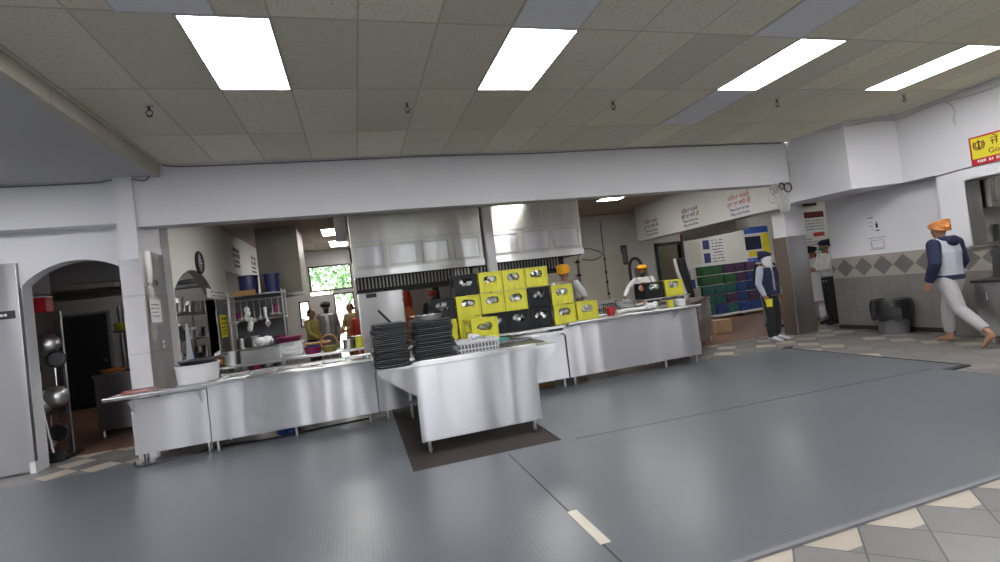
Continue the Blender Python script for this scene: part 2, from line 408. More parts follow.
# ------------------------------------------------------------ main hall shell
sbox('ceiling', 'ceil', -2.24, 8.95, -6, 7.3, CZ, CZ + .1)
sbox('ceiling', 'plasterlow', -9, -2.26, -6, 7.65, LZ, LZ + .1)
sbox('trim_8', 'beige', -2.30, -2.24, -6, 7.3, LZ - .01, CZ)
sbox('trim_9', 'beige', -2.33, -2.232, 4.9, 6.2, LZ - .02, CZ - .06)
sbox('wall_beam', 'wall', -2.55, 8.02, 7.3, 7.55, 2.91, CZ)
sbox('wall_left', 'wall', -9.1, -9, -6, 7.7, 0, LZ)
# unseen glazed bays added behind the viewpoint to light the hall and streak steel
bays = [(-6.4, -5.3), (-4.5, -3.9), (-2.0, -.6), (1.5, 3.6), (5.9, 8.2)]
edges = [-9] + [v for b_ in bays for v in b_] + [9.2]
for i in range(0, len(edges), 2): sbox('wall_back', 'wall', edges[i], edges[i + 1], -6.1, -6, 0, CZ)
for i, (a_, b_) in enumerate(bays):
    sbox('wall_back', 'wall', a_, b_, -6.1, -6, 2.9, CZ); sbox('wall_back', 'wall', a_, b_, -6.1, -6, 0, .35)
    w = struct(bpy.data.objects.new('window_%d' % (i + 4), None)); COL.objects.link(w); w.location = (a_, -6.08, .35)
    m = MB(); L = b_ - a_; [m.box(*q) for q in ((0, L, 0, .06, 0, .05), (0, L, 0, .06, 2.5, 2.55), (0, .05, 0, .06, .05, 2.5), (L - .05, L, 0, .06, .05, 2.5), (L / 2 - .025, L / 2 + .025, 0, .06, .05, 2.5))]; m.build('window_frame', 'steel_dark', w)
    MB().box(.05, L - .05, .025, .035, .05, 2.5).build('window_pane', 'glass', w)
# right wall with a serving hatch
for a in ((8.95, 9.2, -6, 2.4, 0, CZ), (8.95, 9.2, 5.1, 5.5, 0, CZ), (8.95, 9.2, 2.4, 5.1, 2.37, CZ), (8.95, 9.2, 2.4, 5.1, 0, 1.38)): sbox('wall_right', 'wall', *a)
sbox('wall_right', 'dado', 8.935, 8.95, 2.2, 5.5, 0, 1.37)
sbox('wall_right', 'wall', 9.2, 9.55, 5.5, 7.64, 0, CZ)
sbox('wall_right', 'dado', 9.185, 9.2, 5.5, 7.64, 0, 1.4)
sbox('wall_right', 'dado', 9.185, 9.55, 7.64, 7.655, 0, 1.4)
struct(MB().prism([(8.02, 7.64), (8.17, 6.26), (8.95, 5.97), (8.95, 5.5), (9.2, 5.5), (9.2, 7.64)], 2.55, CZ).build('wall_right', 'wall'))
# left arched wall, its soffit and steel post
def arch_pts(x0, x1, zs, zt, n=14):
    w = (x1 - x0) / 2; h = zt - zs; R = (w * w + h * h) / (2 * h); c = (x0 + x1) / 2; zc = zt - R; a0 = math.asin(w / R)
    return [(c + R * math.sin(-a0 + 2 * a0 * i / n), zc + R * math.cos(-a0 + 2 * a0 * i / n)) for i in range(n + 1)]
def arch_wall(name, mat, u0, u1, top, o0, o1, zs, zt, a, b, axis):
    m = MB()
    if o0 - u0 > .005: m.prism([(u0, 0), (o0, 0), (o0, top), (u0, top)], a, b, axis)
    if u1 - o1 > .005: m.prism([(o1, 0), (u1, 0), (u1, top), (o1, top)], a, b, axis)
    ar = arch_pts(o0, o1, zs, zt)
    for p, q in zip(ar[:-1], ar[1:]): m.prism([p, q, (q[0], top), (p[0], top)], a, b, axis)
    return struct(m.build(name, mat))
arch_wall('wall_arch', 'wall', -9, -2.76, LZ, -3.99, -2.76, 2.33, 2.60, 7.65, 7.85, 'y')
sbox('wall_soffit', 'wall', -9, -2.76, 7.42, 7.65, 3.0, LZ)
sbox('wall_column', 'wall', -2.76, -2.55, 7.25, 8.03, 0, LZ + .1)
cl = thing('column_cladding', (-2.655, 7.25, 0), 'tall stainless cladding around the column at the left end of the serving line', 'cladding')
m = MB(); m.box(-.117, .117, -.012, 0, .0, 2.5, .002); m.build('front_sheet', 'steel_panel', cl)
m = MB(); m.box(.105, .12, -.01, .79, .0, 2.62, .002); m.build('side_sheet', 'steel_panel', cl)
m = MB(); m.box(-.12, .124, -.016, .795, 2.02, 2.05); m.box(-.12, .124, -.016, .795, 1.30, 1.315); m.build('seam_band', 'steel_dark', cl)
pc = thing('post_cladding', (-4.25, 7.6, 0), 'wide stainless clad post at the far left with small black plate', 'cladding')
MB().box(-.27, .24, 0, .22, 0.02, 2.62, .004).build('sheet', 'steel_panel', pc)
m = MB(); m.box(.205, .252, -.02, .23, 0.12, 2.3, .004); m.build('corner_guard', 'steel', pc)
MB().box(-.01, .2, -.012, 0, 1.93, 2.03, .003).build('switch_plate', 'black', pc)
MB().box(.20, .262, -.03, .235, 0, .14, .004).build('base_cap', 'whiteplastic', pc)
m = MB(); m.ball((.06, -.014, 1.98), (.018, .004, .018)); m.ball((.1, -.014, 1.98), (.018, .004, .018)); m.build('emblem', 'white', pc)

# ------------------------------------------------------------ kitchen shell
YB, YW = 13.6, 16.6
sbox('ceiling', 'kceil', -9, 14.2, 7.55, YW + .2, KZ, KZ + .1)
arch_wall('wall_kitchen', 'kwall', 8.03, 11.1, KZ, 8.06, 10.1, 2.12, 2.48, -2.6, -2.45, 'x')
sbox('wall_kitchen', 'kwall', -2.6, -2.45, 11.1, YW, 2.62, KZ)
sbox('wall_kitchen', 'kwall', -2.6, -2.45, 14.6, YW, 0, 2.62)
# back wall left bay with transom, glazed door and side window
for a in ((-2.6, -1.72, 0, KZ), (-1.72, -1.40, 0, 1.15), (-1.72, -1.40, 1.96, KZ), (-1.40, -.66, 0, 2.1), (-1.40, 0.1, 3.02, KZ), (-.03, .1, 0, KZ), (-1.40, -1.34, 2.1, 3.02), (-.66, -.03, 2.1, 2.2)):
    sbox('wall_back', 'wallgrey', a[0], a[1], YW, YW + .15, a[2], a[3])
def window(n, x0, x1, z0, z1, y, fr='black', t=.05):
    w = struct(bpy.data.objects.new(n, None)); COL.objects.link(w); w.location = (x0, y, z0)
    W, H = x1 - x0, z1 - z0
    m = MB(); m.box(0, W, 0, .06, 0, t); m.box(0, W, 0, .06, H - t, H); m.box(0, t, 0, .06, t, H - t); m.box(W - t, W, 0, .06, t, H - t); m.build('window_frame', fr, w)
    MB().box(t, W - t, .025, .035, t, H - t).build('window_pane', 'glass', w)
window('window_1', -1.34, -.03, 2.2, 3.02, YW + .02)
window('window_2', -1.72, -1.40, 1.15, 1.96, YW + .02)
window('door_1', -.66, -.03, 0, 2.1, YW + .02, t=.045)
sbox('wall_divider', 'kwall', .1, .25, YB, YW + .15, 0, KZ)
for a in ((.1, 9.25, 0, KZ), (10.2, 14.2, 0, KZ), (9.25, 10.2, 2.42, KZ)): sbox('wall_back', 'kwall', a[0], a[1], YB, YB + .15, a[2], a[3])
sbox('wall_passage', 'cream', 8.9, 10.6, 15.6, 15.7, 0, KZ)
sbox('wall_passage', 'cream', 8.9, 9.0, YB + .15, 15.6, 0, KZ)
sbox('wall_passage', 'cream', 10.6, 10.7, YB + .15, 15.6, 0, KZ)
w = struct(MB().box(9.2, 9.3, YB - .04, YB + .17, 0, 2.46).box(10.15, 10.25, YB - .04, YB + .17, 0, 2.46).box(9.2, 10.25, YB - .04, YB + .17, 2.36, 2.46).build('door_2', 'darkdoor'))
sbox('wall_side', 'kwall', 14.1, 14.2, 5.3, YB, 0, KZ)
sbox('wall_side', 'kwall', 9.55, 14.2, 5.3, 5.45, 0, KZ)
sbox('wall_partition', 'kwall', 10.6, 14.1, 9.5, 9.62, 0, KZ)
sbox('ceiling', 'kceil', 9.55, 14.2, 5.3, 7.55, KZ, KZ + .1)
sbox('wall_bulkhead', 'kwall', 8.0, 8.4, 7.64, 12.6, 2.5, KZ)
sbox('wall_bulkhead', 'kwall', 9.5, 9.9, 10.4, 12.6, 2.38, KZ)
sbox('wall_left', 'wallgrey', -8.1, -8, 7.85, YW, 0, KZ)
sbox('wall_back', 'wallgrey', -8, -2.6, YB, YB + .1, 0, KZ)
# room behind the hatch
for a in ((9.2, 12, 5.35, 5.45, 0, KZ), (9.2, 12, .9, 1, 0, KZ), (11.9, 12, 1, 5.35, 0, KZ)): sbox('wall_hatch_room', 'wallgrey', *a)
sbox('ceiling', 'kceil', 9.2, 12, 1, 5.3, KZ - .05, KZ + .05)

# pillar
struct(MB().box(8.22, 8.72, 7.72, 8.02, 1.94, 2.91).build('wall_pillar', 'wall'))
pp = thing('pillar_cladding', (8.42, 7.87, 0), 'square pillar clad in stainless below white top, behind the person in a navy vest', 'pillar')
MB().box(-.25, .25, -.15, .15, 0, 1.94, .003).build('brown_sheet', 'brownmetal', pp)
MB().box(-.22, .262, -.165, -.148, 0, 1.94, .002).build('front_sheet', 'steel_panel', pp)
MB().box(.25, .264, -.165, .15, 0, 1.94, .002).build('side_sheet', 'steel', pp)

# skirting and cables
strip('baseboard_right', 'black', (9.17, 5.5), (9.17, 7.64), .02, 0, .08)
def cable(name, pts, r, label, mat='cable', n=6):
    # smooth the polyline
    P = [Vector(p) for p in pts]; out = []
    for i in range(len(P) - 1):
        a = P[max(i - 1, 0)]; b = P[i]; c = P[i + 1]; d = P[min(i + 2, len(P) - 1)]
        for k in range(n):
            t = k / n
            out.append(.5 * ((2 * b) + (c - a) * t + (2 * a - 5 * b + 4 * c - d) * t * t + (3 * b - a - 3 * c + d) * t ** 3))
    out.append(P[-1])
    o = MB().tube(out, r, 6).build(name, mat, smooth=True)
    return tag(o, label, 'cable')
cable('ceiling_cable', [(-2.2, 7.29, 3.69), (-1.9, 7.285, 3.66), (-.5, 7.285, 3.665), (1.5, 7.285, 3.675), (3, 7.285, 3.66), (5, 7.285, 3.68), (7.9, 7.285, 3.675)], .009, 'thin cable running along the top of the long white beam', 'greyplastic')
cable('ceiling_cable', [(-4.5, 7.41, 3.53), (-3.8, 7.405, 3.525), (-3, 7.405, 3.53), (-2.85, 7.27, 3.51), (-2.6, 7.27, 3.53), (-2.4, 7.27, 3.5), (-2.3, 7.27, 3.66)], .009, 'thin dark cable above the left arch, under the lower ceiling', 'greyplastic')
cable('ceiling_cable', [(8.05, 7.28, 3.3), (8.02, 7.28, 3.0), (7.98, 7.26, 2.8)], .014, 'short pale cable dropping down the right end of the beam')
cable('ceiling_cable', [(8.0, 7.3, 3.66), (8.18, 7.2, 3.62), (8.18, 6.8, 3.66), (8.17, 6.3, 3.62), (8.6, 6.06, 3.63), (8.92, 5.9, 3.6), (8.92, 5.4, 3.63), (8.92, 4.7, 3.58), (8.92, 3.6, 3.6)], .013, 'cable sagging along the top of the right soffit and wall')
cable('wall_cable', [(8.93, 5.2, 3.6), (8.93, 5.12, 3.45), (8.93, 5.15, 3.3), (8.93, 5.13, 3.22)], .012, 'short loose cable end hanging on the upper right wall')
cable('wall_cable', [(8.94, 6.0, 2.54), (8.94, 5.5, 2.53), (8.94, 5.0, 2.55), (8.94, 4.2, 2.53), (8.94, 3.4, 2.54)], .008, 'thin dark cable across the right wall just below the yellow sign', 'greyplastic')
cable('wall_cable', [(9.17, 5.52, 2.5), (9.17, 5.55, 2.1), (9.17, 5.5, 1.8), (9.17, 5.53, 1.42)], .006, 'thin cable down the wall corner above the walking person', 'greyplastic')
# coil of cables on the pillar top
cc = thing('cable_coil', (7.62, 7.2, 2.74), 'tangled bundle of white cables with a black coil at the right end of the beam', 'cable')
m = MB(); r_ = random.Random(3)
for i in range(9):
    c = Vector((r_.uniform(-.12, .16), r_.uniform(-.04, .03), r_.uniform(-.18, .08))); R = r_.uniform(.05, .13); a = r_.uniform(0, 3)
    m.tube([c + Vector((R * math.cos(t * .5 + a), .025 * math.sin(t), R * 1.25 * math.sin(t * .5 + a))) for t in range(13)], .014, 6)
m.build('white_loops', 'cable', cc, smooth=True)
m = MB()
for c, R in (((.16, -.06, .07), .085), ((.02, -.06, .1), .06)):
    m.tube([(c[0] + R * math.cos(t * .55), c[1], c[2] + R * math.sin(t * .55)) for t in range(13)], .012, 6)
m.build('black_loops', 'black', cc, smooth=True)
m = MB()
for i in range(5):
    x = -.1 + i * .05
    m.tube([(x, 0, -.05), (x + .03, -.02, -.25), (x + .09, 0, -.36), (x + .14, .02, -.22)], .012, 6)
m.build('hanging_ends', 'cable', cc, smooth=True)

# ------------------------------------------------------------ ceiling fittings
def ceiling_light(x, y, w, l, z, mat, label, group=None, name='ceiling_light'):
    t = thing(name, (x + w / 2, y + l / 2, z), label, 'ceiling light', group=group)
    m = MB(); f = .014
    m.box(-w / 2, w / 2, -l / 2, -l / 2 + f, -.012, .0); m.box(-w / 2, w / 2, l / 2 - f, l / 2, -.012, 0)
    m.box(-w / 2, -w / 2 + f, -l / 2 + f, l / 2 - f, -.012, 0); m.box(w / 2 - f, w / 2, -l / 2 + f, l / 2 - f, -.012, 0)
    m.build('frame', 'lframe', t)
    MB().box(-w / 2 + f, w / 2 - f, -l / 2 + f, l / 2 - f, -.010, -.002).build('diffuser', mat, t)
    return t
for n, lab in ((0, 'glowing white ceiling panel at the left, widest of the front row'), (4, 'glowing white ceiling panel above the middle of the hall'), (9, 'glowing white ceiling panel, second from the right of the front row'), (13, 'glowing white ceiling panel at the far right near the yellow sign wall')):
    ceiling_light(LX0 + n * .61, LY0 - 1.22, .61, 1.22, CZ, 'light', lab, 'lit panels of the front row')
for yy in (-.5, -4.0):
    for n in (-1, 4, 9, 13):
        ceiling_light(LX0 + n * .61, yy, .61, 1.22, CZ, 'light', 'glowing white ceiling panel behind the viewpoint', 'lit panels behind the viewpoint')
for x, y, lab in ((-1.32, LY0 - 2.44, 'unlit white ceiling panel at the top left, beyond the widest light'), (LX0 + 4 * .61, LY0 - 2.44, 'unlit white ceiling panel just in front of the middle light'), (LX0 + 8 * .61, LY0 - 2.44, 'unlit white ceiling panel at the top, between second and third lights'), (LX0 + 9 * .61, LY0, 'unlit white ceiling panel near the beam, beyond the third light')):
    ceiling_light(x, y, .61, 1.22, CZ, 'offlight', lab, name='blank_panel')
for x, y, z, w, l, lab in ((-.62, 12.3, KZ, .5, 1.1, 'lit kitchen ceiling panel above the far doorway, nearer one'), (-.55, 14.5, KZ, .5, 1.3, 'lit kitchen ceiling panel above the far doorway, farther one'), (6.0, 10.5, KZ, .62, .62, 'small lit ceiling panel in the kitchen right of the hoods')):
    ceiling_light(x, y, w, l, z, 'klight', lab)
for x, y in ((-.9, 8.2), (3.1, 8.75), (5.8, 8.2)):
    ceiling_light(x, y, .61, 1.0, KZ, 'klight', 'lit kitchen ceiling panel added unseen just behind the long beam', 'added kitchen panels behind the beam')  # unseen panels added to light the kitchen; middle one follows the hood glare
ceiling_light(11.5, 11, .61, 1.22, KZ, 'klight', 'lit ceiling panel over the bottled drinks', None)
ceiling_light(10.4, 14.2, .1, .6, 3.3, 'klight', 'small lamp in the passage behind the dark doorway', None)
ceiling_light(10.2, 3.6, .61, 1.22, KZ - .06, 'klight', 'lit ceiling panel inside the room behind the serving hatch', None)
ceiling_light(11.2, 7.3, .61, .61, KZ, 'klight', 'unseen panel added to light the opening behind the white pillar', None)  # unseen lamp added to brighten the wall behind the pillar
ceiling_light(-4.4, 11.9, .5, .6, KZ, 'klight', 'unseen panel added to light the room behind the left arch', None)  # unseen lamp added to lift the dim room beyond the arch
for yy, lab in ((4.6, 'nearest the arch wall'), (1.2, 'middle'), (-2.6, 'farthest back')):
    for xx, l2 in ((-4.6, 'right row'), (-7.2, 'left row')): ceiling_light(xx, yy, .61, 1.22, LZ, 'light', 'unseen fill panel added in the lower left ceiling, ' + l2 + ', ' + lab)  # out of view, added to brighten the left side of the hall
struct(MB().box(-30, 30, -40, -6.12, -.12, -.02).build('ground_outside', 'asphalt'))  # unseen pale ground added to bounce sunlight up into the hall
spr = None
for x, y, lab in ((-1.68, 5.36, 'sprinkler head left of the widest ceiling light'), (.76, 5.33, 'sprinkler head between the widest light and the middle light'), (3.27, 5.32, 'sprinkler head right of the middle light'), (5.77, 5.29, 'sprinkler head beneath the third light'), (7.96, 5.15, 'sprinkler head beneath the rightmost light')):
    if spr is None:
        spr = thing('sprinkler_head', (x, y, CZ), lab, 'sprinkler', group='ceiling sprinkler heads')
        MB().lathe([(.001, 0), (.04, 0), (.038, -.006), (.001, -.007)], seg=16).build('escutcheon', 'lframe', spr)
        m = MB(); m.cyl((0, 0, 0), (0, 0, -.05), .014, .012, 10); m.tube([(-.012, 0, -.045), (-.032, 0, -.065), (-.012, 0, -.095), (0, 0, -.1)], .005, 6); m.tube([(.012, 0, -.045), (.032, 0, -.065), (.012, 0, -.095), (0, 0, -.1)], .005, 6); m.build('body', 'brass', spr, smooth=True)
        MB().cyl((0, 0, -.1), (0, 0, -.104), .026, seg=14).build('deflector', 'brass', spr)
    else: dup(spr, (x, y, CZ), label=lab)
CAMP = Vector((0, 0, 1.55))
def at(x, y, Y):
    d = fw + (r2 * (x - 500) - u2 * (y - 281)) / F
    return CAMP + d * (Y / d.y)

# ------------------------------------------------------------ serving counters
def leg(m, x, y, h): m.cyl((x, y, 0.03), (x, y, h), .019, seg=10); m.cyl((x, y, 0), (x, y, .04), .013, .024, 10)
def counter(name, x0, x1, y0, y1, top, label, legs, pz=.14, rz=0, loc=None, mat='steel_panel', brackets=(), shelf=True):
    """front panel, back panel, end panels, undershelf, legs; worktops are things of their own"""
    ox, oy = (x0 + x1) / 2, y0
    t = thing(name, (ox, oy, 0) if loc is None else loc, label, 'counter', rz)
    a, b, d = x0 - ox, x1 - ox, y1 - y0
    MB().box(a, b, 0, .02, pz, top - .04, .004).build('front_panel', mat, t)
    MB().box(a, a + .018, .02, d, pz, top - .04).build('end_panel', mat, t)
    MB().box(b - .018, b, .02, d, pz, top - .04).build('end_panel', mat, t)
    if shelf: MB().box(a + .02, b - .02, .05, d, .2, .225).build('undershelf', 'steel_dark', t)
    for x in legs:
        for y in (.045, d - .08):
            m = MB(); leg(m, x - ox, y, top - .05); m.build('leg', 'chrome', t, smooth=True)
    for x in brackets:
        m = MB(); m.prism([(0, top - .04), (-.16, top - .04), (0, top - .2)], x - ox, x - ox + .006, 'x'); m.build('bracket', 'steel', t)
    return t
def worktop(name, x0, x1, y0, y1, z, label, mat='steel_top', lip=.035, well=None, cat='worktop'):
    t = thing(name, ((x0 + x1) / 2, y0, z - .035), label, cat)
    a, b, d = x0 - (x0 + x1) / 2, x1 - (x0 + x1) / 2, y1 - y0
    m = MB()
    if well is None: m.box(a, b, 0, d, 0, .035, .006)
    else:
        wy0, wy1 = well
        m.box(a, b, 0, wy0, 0, .035, .006); m.box(a, b, wy1, d, 0, .035, .006); m.box(a, b, wy0 - .01, wy1 + .01, -.05, -.04)
    m.build('top_sheet', mat, t)
    m = MB(); m.tube([(a, .0, .028), (b, .0, .028)], .017, 10); m.build('rolled_front_edge', 'steel', t, smooth=True)
    return t
counter('steel_counter', -2.66, -1.86, 6.86, 7.09, .83, 'stainless counter at the far left of the serving line, its front showing a dull reflection', (-2.6, -1.9), brackets=(-2.63, -1.92))
counter('steel_counter', -1.85, .14, 6.85, 7.55, .85, 'long stainless counter with bright vertical highlight, between far left counter and tray stacks', (-1.8, -.9, .02))
counter('steel_counter', .15, 2.92, 6.87, 7.45, .88, 'stainless counter behind the island, under the stacked crates', (.25, 1.2, 2.1, 2.85))
counter('steel_counter', 2.94, 5.28, 6.87, 7.55, .94, 'long stainless counter right of the island, with a triangular bracket at its right end', (3.02, 4.62, 5.2), brackets=(4.82,))
worktop('counter_top', -2.86, -2.402, 6.70, 7.09, .86, 'short worktop end left of the column, under the tongs')
t = worktop('counter_top', -2.40, .12, 6.70, 7.72, .86, 'long worn steel worktop on the left serving counters, holding the white tub', well=(.32, .80))
for i in range(9):
    x = -1.24 + i * .305; MB().box(x, x + .022, .30, .82, .012, .04).build('divider_bar', 'steel', t)
worktop('counter_top', .14, 2.95, 6.84, 7.5, .93, 'steel worktop behind the island carrying the crate wall')
worktop('counter_top', 2.97, 5.32, 6.80, 7.6, .95, 'steel worktop on the right serving counter with scattered utensils')
tr = thing('tray_rail', (1.95, 6.72, .80), 'double steel rail just right of the island, in front of the crates', 'rail')
MB().box(-.1, .98, 0, .05, .03, .07, .004).build('rail_bar', 'steel', tr)
MB().box(-.1, .98, .07, .11, .10, .125, .004).build('rail_bar', 'steel', tr)
m = MB(); m.box(.1, .13, .01, .15, .0, .03); m.box(.9, .93, .01, .15, 0, .1); m.build('rail_support', 'steel_dark', tr)
# angled unit at the right end
ang = math.atan2(1.3, 1.55)
t = counter('angled_counter', 0, 2.05, 0, .6, .93, 'brownish steel counter turning diagonally away at the right end of the serving line', (.12, 1.0, 1.95), rz=ang, loc=(5.42, 7.34, 0), mat='brownmetal')
for ch in [c for c in COL.objects if c.parent == t]: ch.location.x += 1.02
MB().box(-.02, 2.07, -.03, .62, .89, .93, .006).build('top', 'brownmetal', t)
MB().box(-.02, 2.07, -.025, -.0, .48, .53, .004).build('ledge', 'steel_dark', t)
MB().box(.95, 1.95, -.03, -.003, .57, .86, .004).build('upper_panel', 'steel_dark', t)

# island
isl = thing('steel_island', (1.13, 5.05, 0), 'big stainless island standing out in front of the serving line, blank reflective front', 'counter')
MB().box(-.65, .65, 0, .02, .13, .89, .006).build('front_panel', 'steel_panel', isl)
MB().box(-.64, -.60, .02, 1.75, .82, .885).build('side_rail', 'steel_dark', isl)
MB().box(.60, .64, .02, 1.75, .82, .885).build('side_rail', 'steel_dark', isl)
MB().box(-1.0, .9, .0, 1.76, .885, .915, .004).build('top', 'steel_top', isl)
MB().box(-.66, .67, -.015, .05, .885, .945, .008).build('front_lip', 'steel', isl)
m = MB(); m.prism([(-.65, .885), (-1.0, .885), (-1.0, .85), (-.65, .60)], .005, .015, 'y'); m.build('left_gusset', 'steel_panel', isl)
m = MB(); m.prism([(.65, .885), (.90, .885), (.90, .86), (.65, .64)], .005, .015, 'y'); m.build('right_gusset', 'steel_panel', isl)
MB().box(-.6, .6, 1.66, 1.7, .2, .24).build('rear_stretcher', 'steel_dark', isl)
for x in (-.57, .57):
    for y in (.06, 1.68):
        m = MB(); leg(m, x, y, .88); m.build('leg', 'chrome', isl, smooth=True)
tag(MB().box(-.32, .32, -.62, .62, 0, .012, .004).build('rubber_mat', 'mat', loc=(1.68, 5.93, .9155)), 'dark wet rubber mat on the right half of the island top', 'mat')
m = MB(); rr = random.Random(5)
for i in range(5): m.ball((rr.uniform(-.08, .08), rr.uniform(-.06, .06), .03), (rr.uniform(.05, .09), rr.uniform(.04, .07), .03), 10)
tag(m.build('teal_rag', 'teal', loc=(1.57, 5.75, .928), smooth=True), 'crumpled teal rag beside the white basket', 'rag')
m = MB()
m.tube([(-.2, 0, .02), (0, .1, .03), (.2, .02, .02), (.35, .2, .02), (.2, .45, .02)], .014, 8)
tag(m.build('spray_hose', 'greyplastic', loc=(1.62, 5.45, .927), smooth=True), 'dark rinse hose lying on the island rubber mat', 'hose')

# trays
def tray_mesh():
    def rr(w, d, r, z, n=4):
        pts = []
        for cx, cy_, a0 in ((w - r, d - r, 0), (-w + r, d - r, 90), (-w + r, -d + r, 180), (w - r, -d + r, 270)):
            for k in range(n + 1):
                a = math.radians(a0 + 90 * k / n); pts.append((cx + r * math.cos(a), cy_ + r * math.sin(a), z))
        return pts
    m = MB(); w, d = .172, .225
    m.rings([rr(w - .02, d - .02, .03, 0), rr(w - .004, d - .004, .035, .012), rr(w, d, .035, .016), rr(w, d, .035, .0195), rr(w - .012, d - .012, .03, .0195), rr(w - .028, d - .028, .028, .004)])
    return m
base = tray_mesh().build('serving_tray', 'tray')
m = MB(); m.tube([(-.14, -.226, .018), (.14, -.226, .018)], .003, 6); rim = m.build('rim_highlight', 'trayrim', base)
first = True
for sx, n, lab, sc in ((.295, 22, 'charcoal serving tray in the left stack on the island', 1.07), (.735, 21, 'charcoal serving tray in the right stack on the island', 1.2)):
    for i in range(n):
        o = base if first else dup(base, (0, 0, 0)); first = False
        o.location = (sx + rnd.uniform(-.014, .014), 5.33 + rnd.uniform(-.016, .016), .916 + i * .0199); o.rotation_euler = (0, 0, rnd.uniform(-.04, .04)); o.scale = (sc, 1, 1)
        tag(o, lab, 'tray', 'charcoal trays in the ' + ('left' if sx < .5 else 'right') + ' stack')
t = thing('steel_pan', (.74, 5.42, 1.335), 'shallow grey pan with handles on top of the right tray stack', 'pan')
MB().lathe([(.001, 0), (.13, 0), (.15, .05), (.155, .052), (.145, .052), (.128, .008), (.001, .008)]).build('bowl', 'steel_dark', t, smooth=True)
m = MB(); m.tube([(-.15, -.03, .045), (-.2, -.02, .05), (-.2, .02, .05), (-.15, .03, .045)], .006, 6); m.build('handle', 'steel_dark', t)

# white slotted basket with things in it
bs = thing('plastic_basket', (1.19, 5.27, .9165), 'white slotted plastic basket of cutlery on the island beside the trays', 'basket')
m = MB(); W, D, H = .23, .14, .14
m.box(-W, W, -D, D, 0, .01)
MB().box(-W + .02, W - .02, -D + .02, D - .02, .012, .105, .01).build('slot_dark_fill', 'greyplastic', bs)  # dark block added inside the basket so its slots look dark
for z in (0, .055, .115): 
    h = .012 if z else .028
    m.box(-W, W, -D, -D + .008, z, z + h); m.box(-W, W, D - .008, D, z, z + h); m.box(-W, -W + .008, -D, D, z, z + h); m.box(W - .008, W, -D, D, z, z + h)
for i in range(13):
    x = -W + i * (2 * W - .012) / 12; m.box(x, x + .009, -D, -D + .006, .02, .12); m.box(x, x + .009, D - .006, D, .02, .12)
for i in range(8):
    y = -D + i * (2 * D - .012) / 7; m.box(-W, -W + .006, y, y + .012, .02, .12); m.box(W - .006, W, y, y + .012, .02, .12)
m.build('slotted_body', 'whiteplastic', bs)
MB().box(-W - .008, W + .008, -D - .008, -D + .006, .13, .145, .003).box(-W - .008, W + .008, D - .006, D + .008, .13, .145, .003).box(-W - .008, -W + .006, -D, D, .13, .145, .003).box(W - .006, W + .008, -D, D, .13, .145, .003).build('rim', 'whiteplastic', bs)
sp = None
for i in range(14):
    x, y = rnd.uniform(-.15, .15), rnd.uniform(-.08, .08); a = rnd.uniform(-1.2, 1.2)
    if sp is None:
        m = MB(); m.tube([(-.09, 0, 0), (.03, 0, .004)], [(.004, .002), (.003, .002)], 6); m.ball((.055, 0, .004), (.026, .016, .005), 8); sp = m.build('spoon', 'chrome', smooth=True); o = sp
    else: o = sp.copy(); COL.objects.link(o)
    o.location = (1.19 + x * .8, 5.27 + y * .6, 1.028 + i * .004); o.rotation_euler = (0, rnd.uniform(-.2, .2), a)
    tag(o, 'steel spoon in the white slotted basket', 'spoon', 'spoons in the white basket')

# crates
def crate(name, mat, label, loc, rz=0, W=.164, D=.160, H=.30):
    t = thing(name, loc, label, 'crate', rz, group='milk crates on the serving line')
    m = MB()
    def wall(ax, s):
        # one wall with a six-sided hand opening, drawn in (u, z)
        w = (W if ax == 'y' else D)
        a, b = (s * D - (.008 if s > 0 else 0), s * D + (.008 if s < 0 else 0)) if ax == 'y' else (s * W - (.008 if s > 0 else 0), s * W + (.008 if s < 0 else 0))
        ou, z0, z1, c = w * .60, .135, .245, .035
        P = [(-w, 0), (w, 0), (w, z0), (-w, z0)]
        m.prism(P, a, b, ax); m.prism([(-w, z1), (w, z1), (w, H), (-w, H)], a, b, ax)
        for q in (-1, 1):
            m.prism([(q * ou, z0), (q * w, z0), (q * w, z1), (q * ou, z1)][::q], a, b, ax)
            m.prism([(q * ou, z0), (q * (ou - c), z0), (q * ou, z0 + c)][::-q], a, b, ax); m.prism([(q * ou, z1), (q * ou, z1 - c), (q * (ou - c), z1)][::-q], a, b, ax)
    for ax in 'yx':
        for s in (-1, 1): wall(ax, s)
    m.box(-W, W, -D, D, 0, .01)
    for s in (-1, 1):
        for q in (-1, 1): m.box(s * W - .012, s * W + .012, q * D - .012, q * D + .012, .0, H, .004)
    m.build('shell', mat, t)
    m = MB()
    for z in (H - .022,):
        for s in (-1, 1): m.box(-W, W, s * D - .012, s * D + .012, z, z + .02, .003); m.box(s * W - .012, s * W + .012, -D, D, z, z + .02, .003)
    for x in (-.09, 0, .09): m.box(x - .003, x + .003, -D - .006, -D + .001, .0, .14)
    m.build('rim', mat, t)
    return t
cup = None
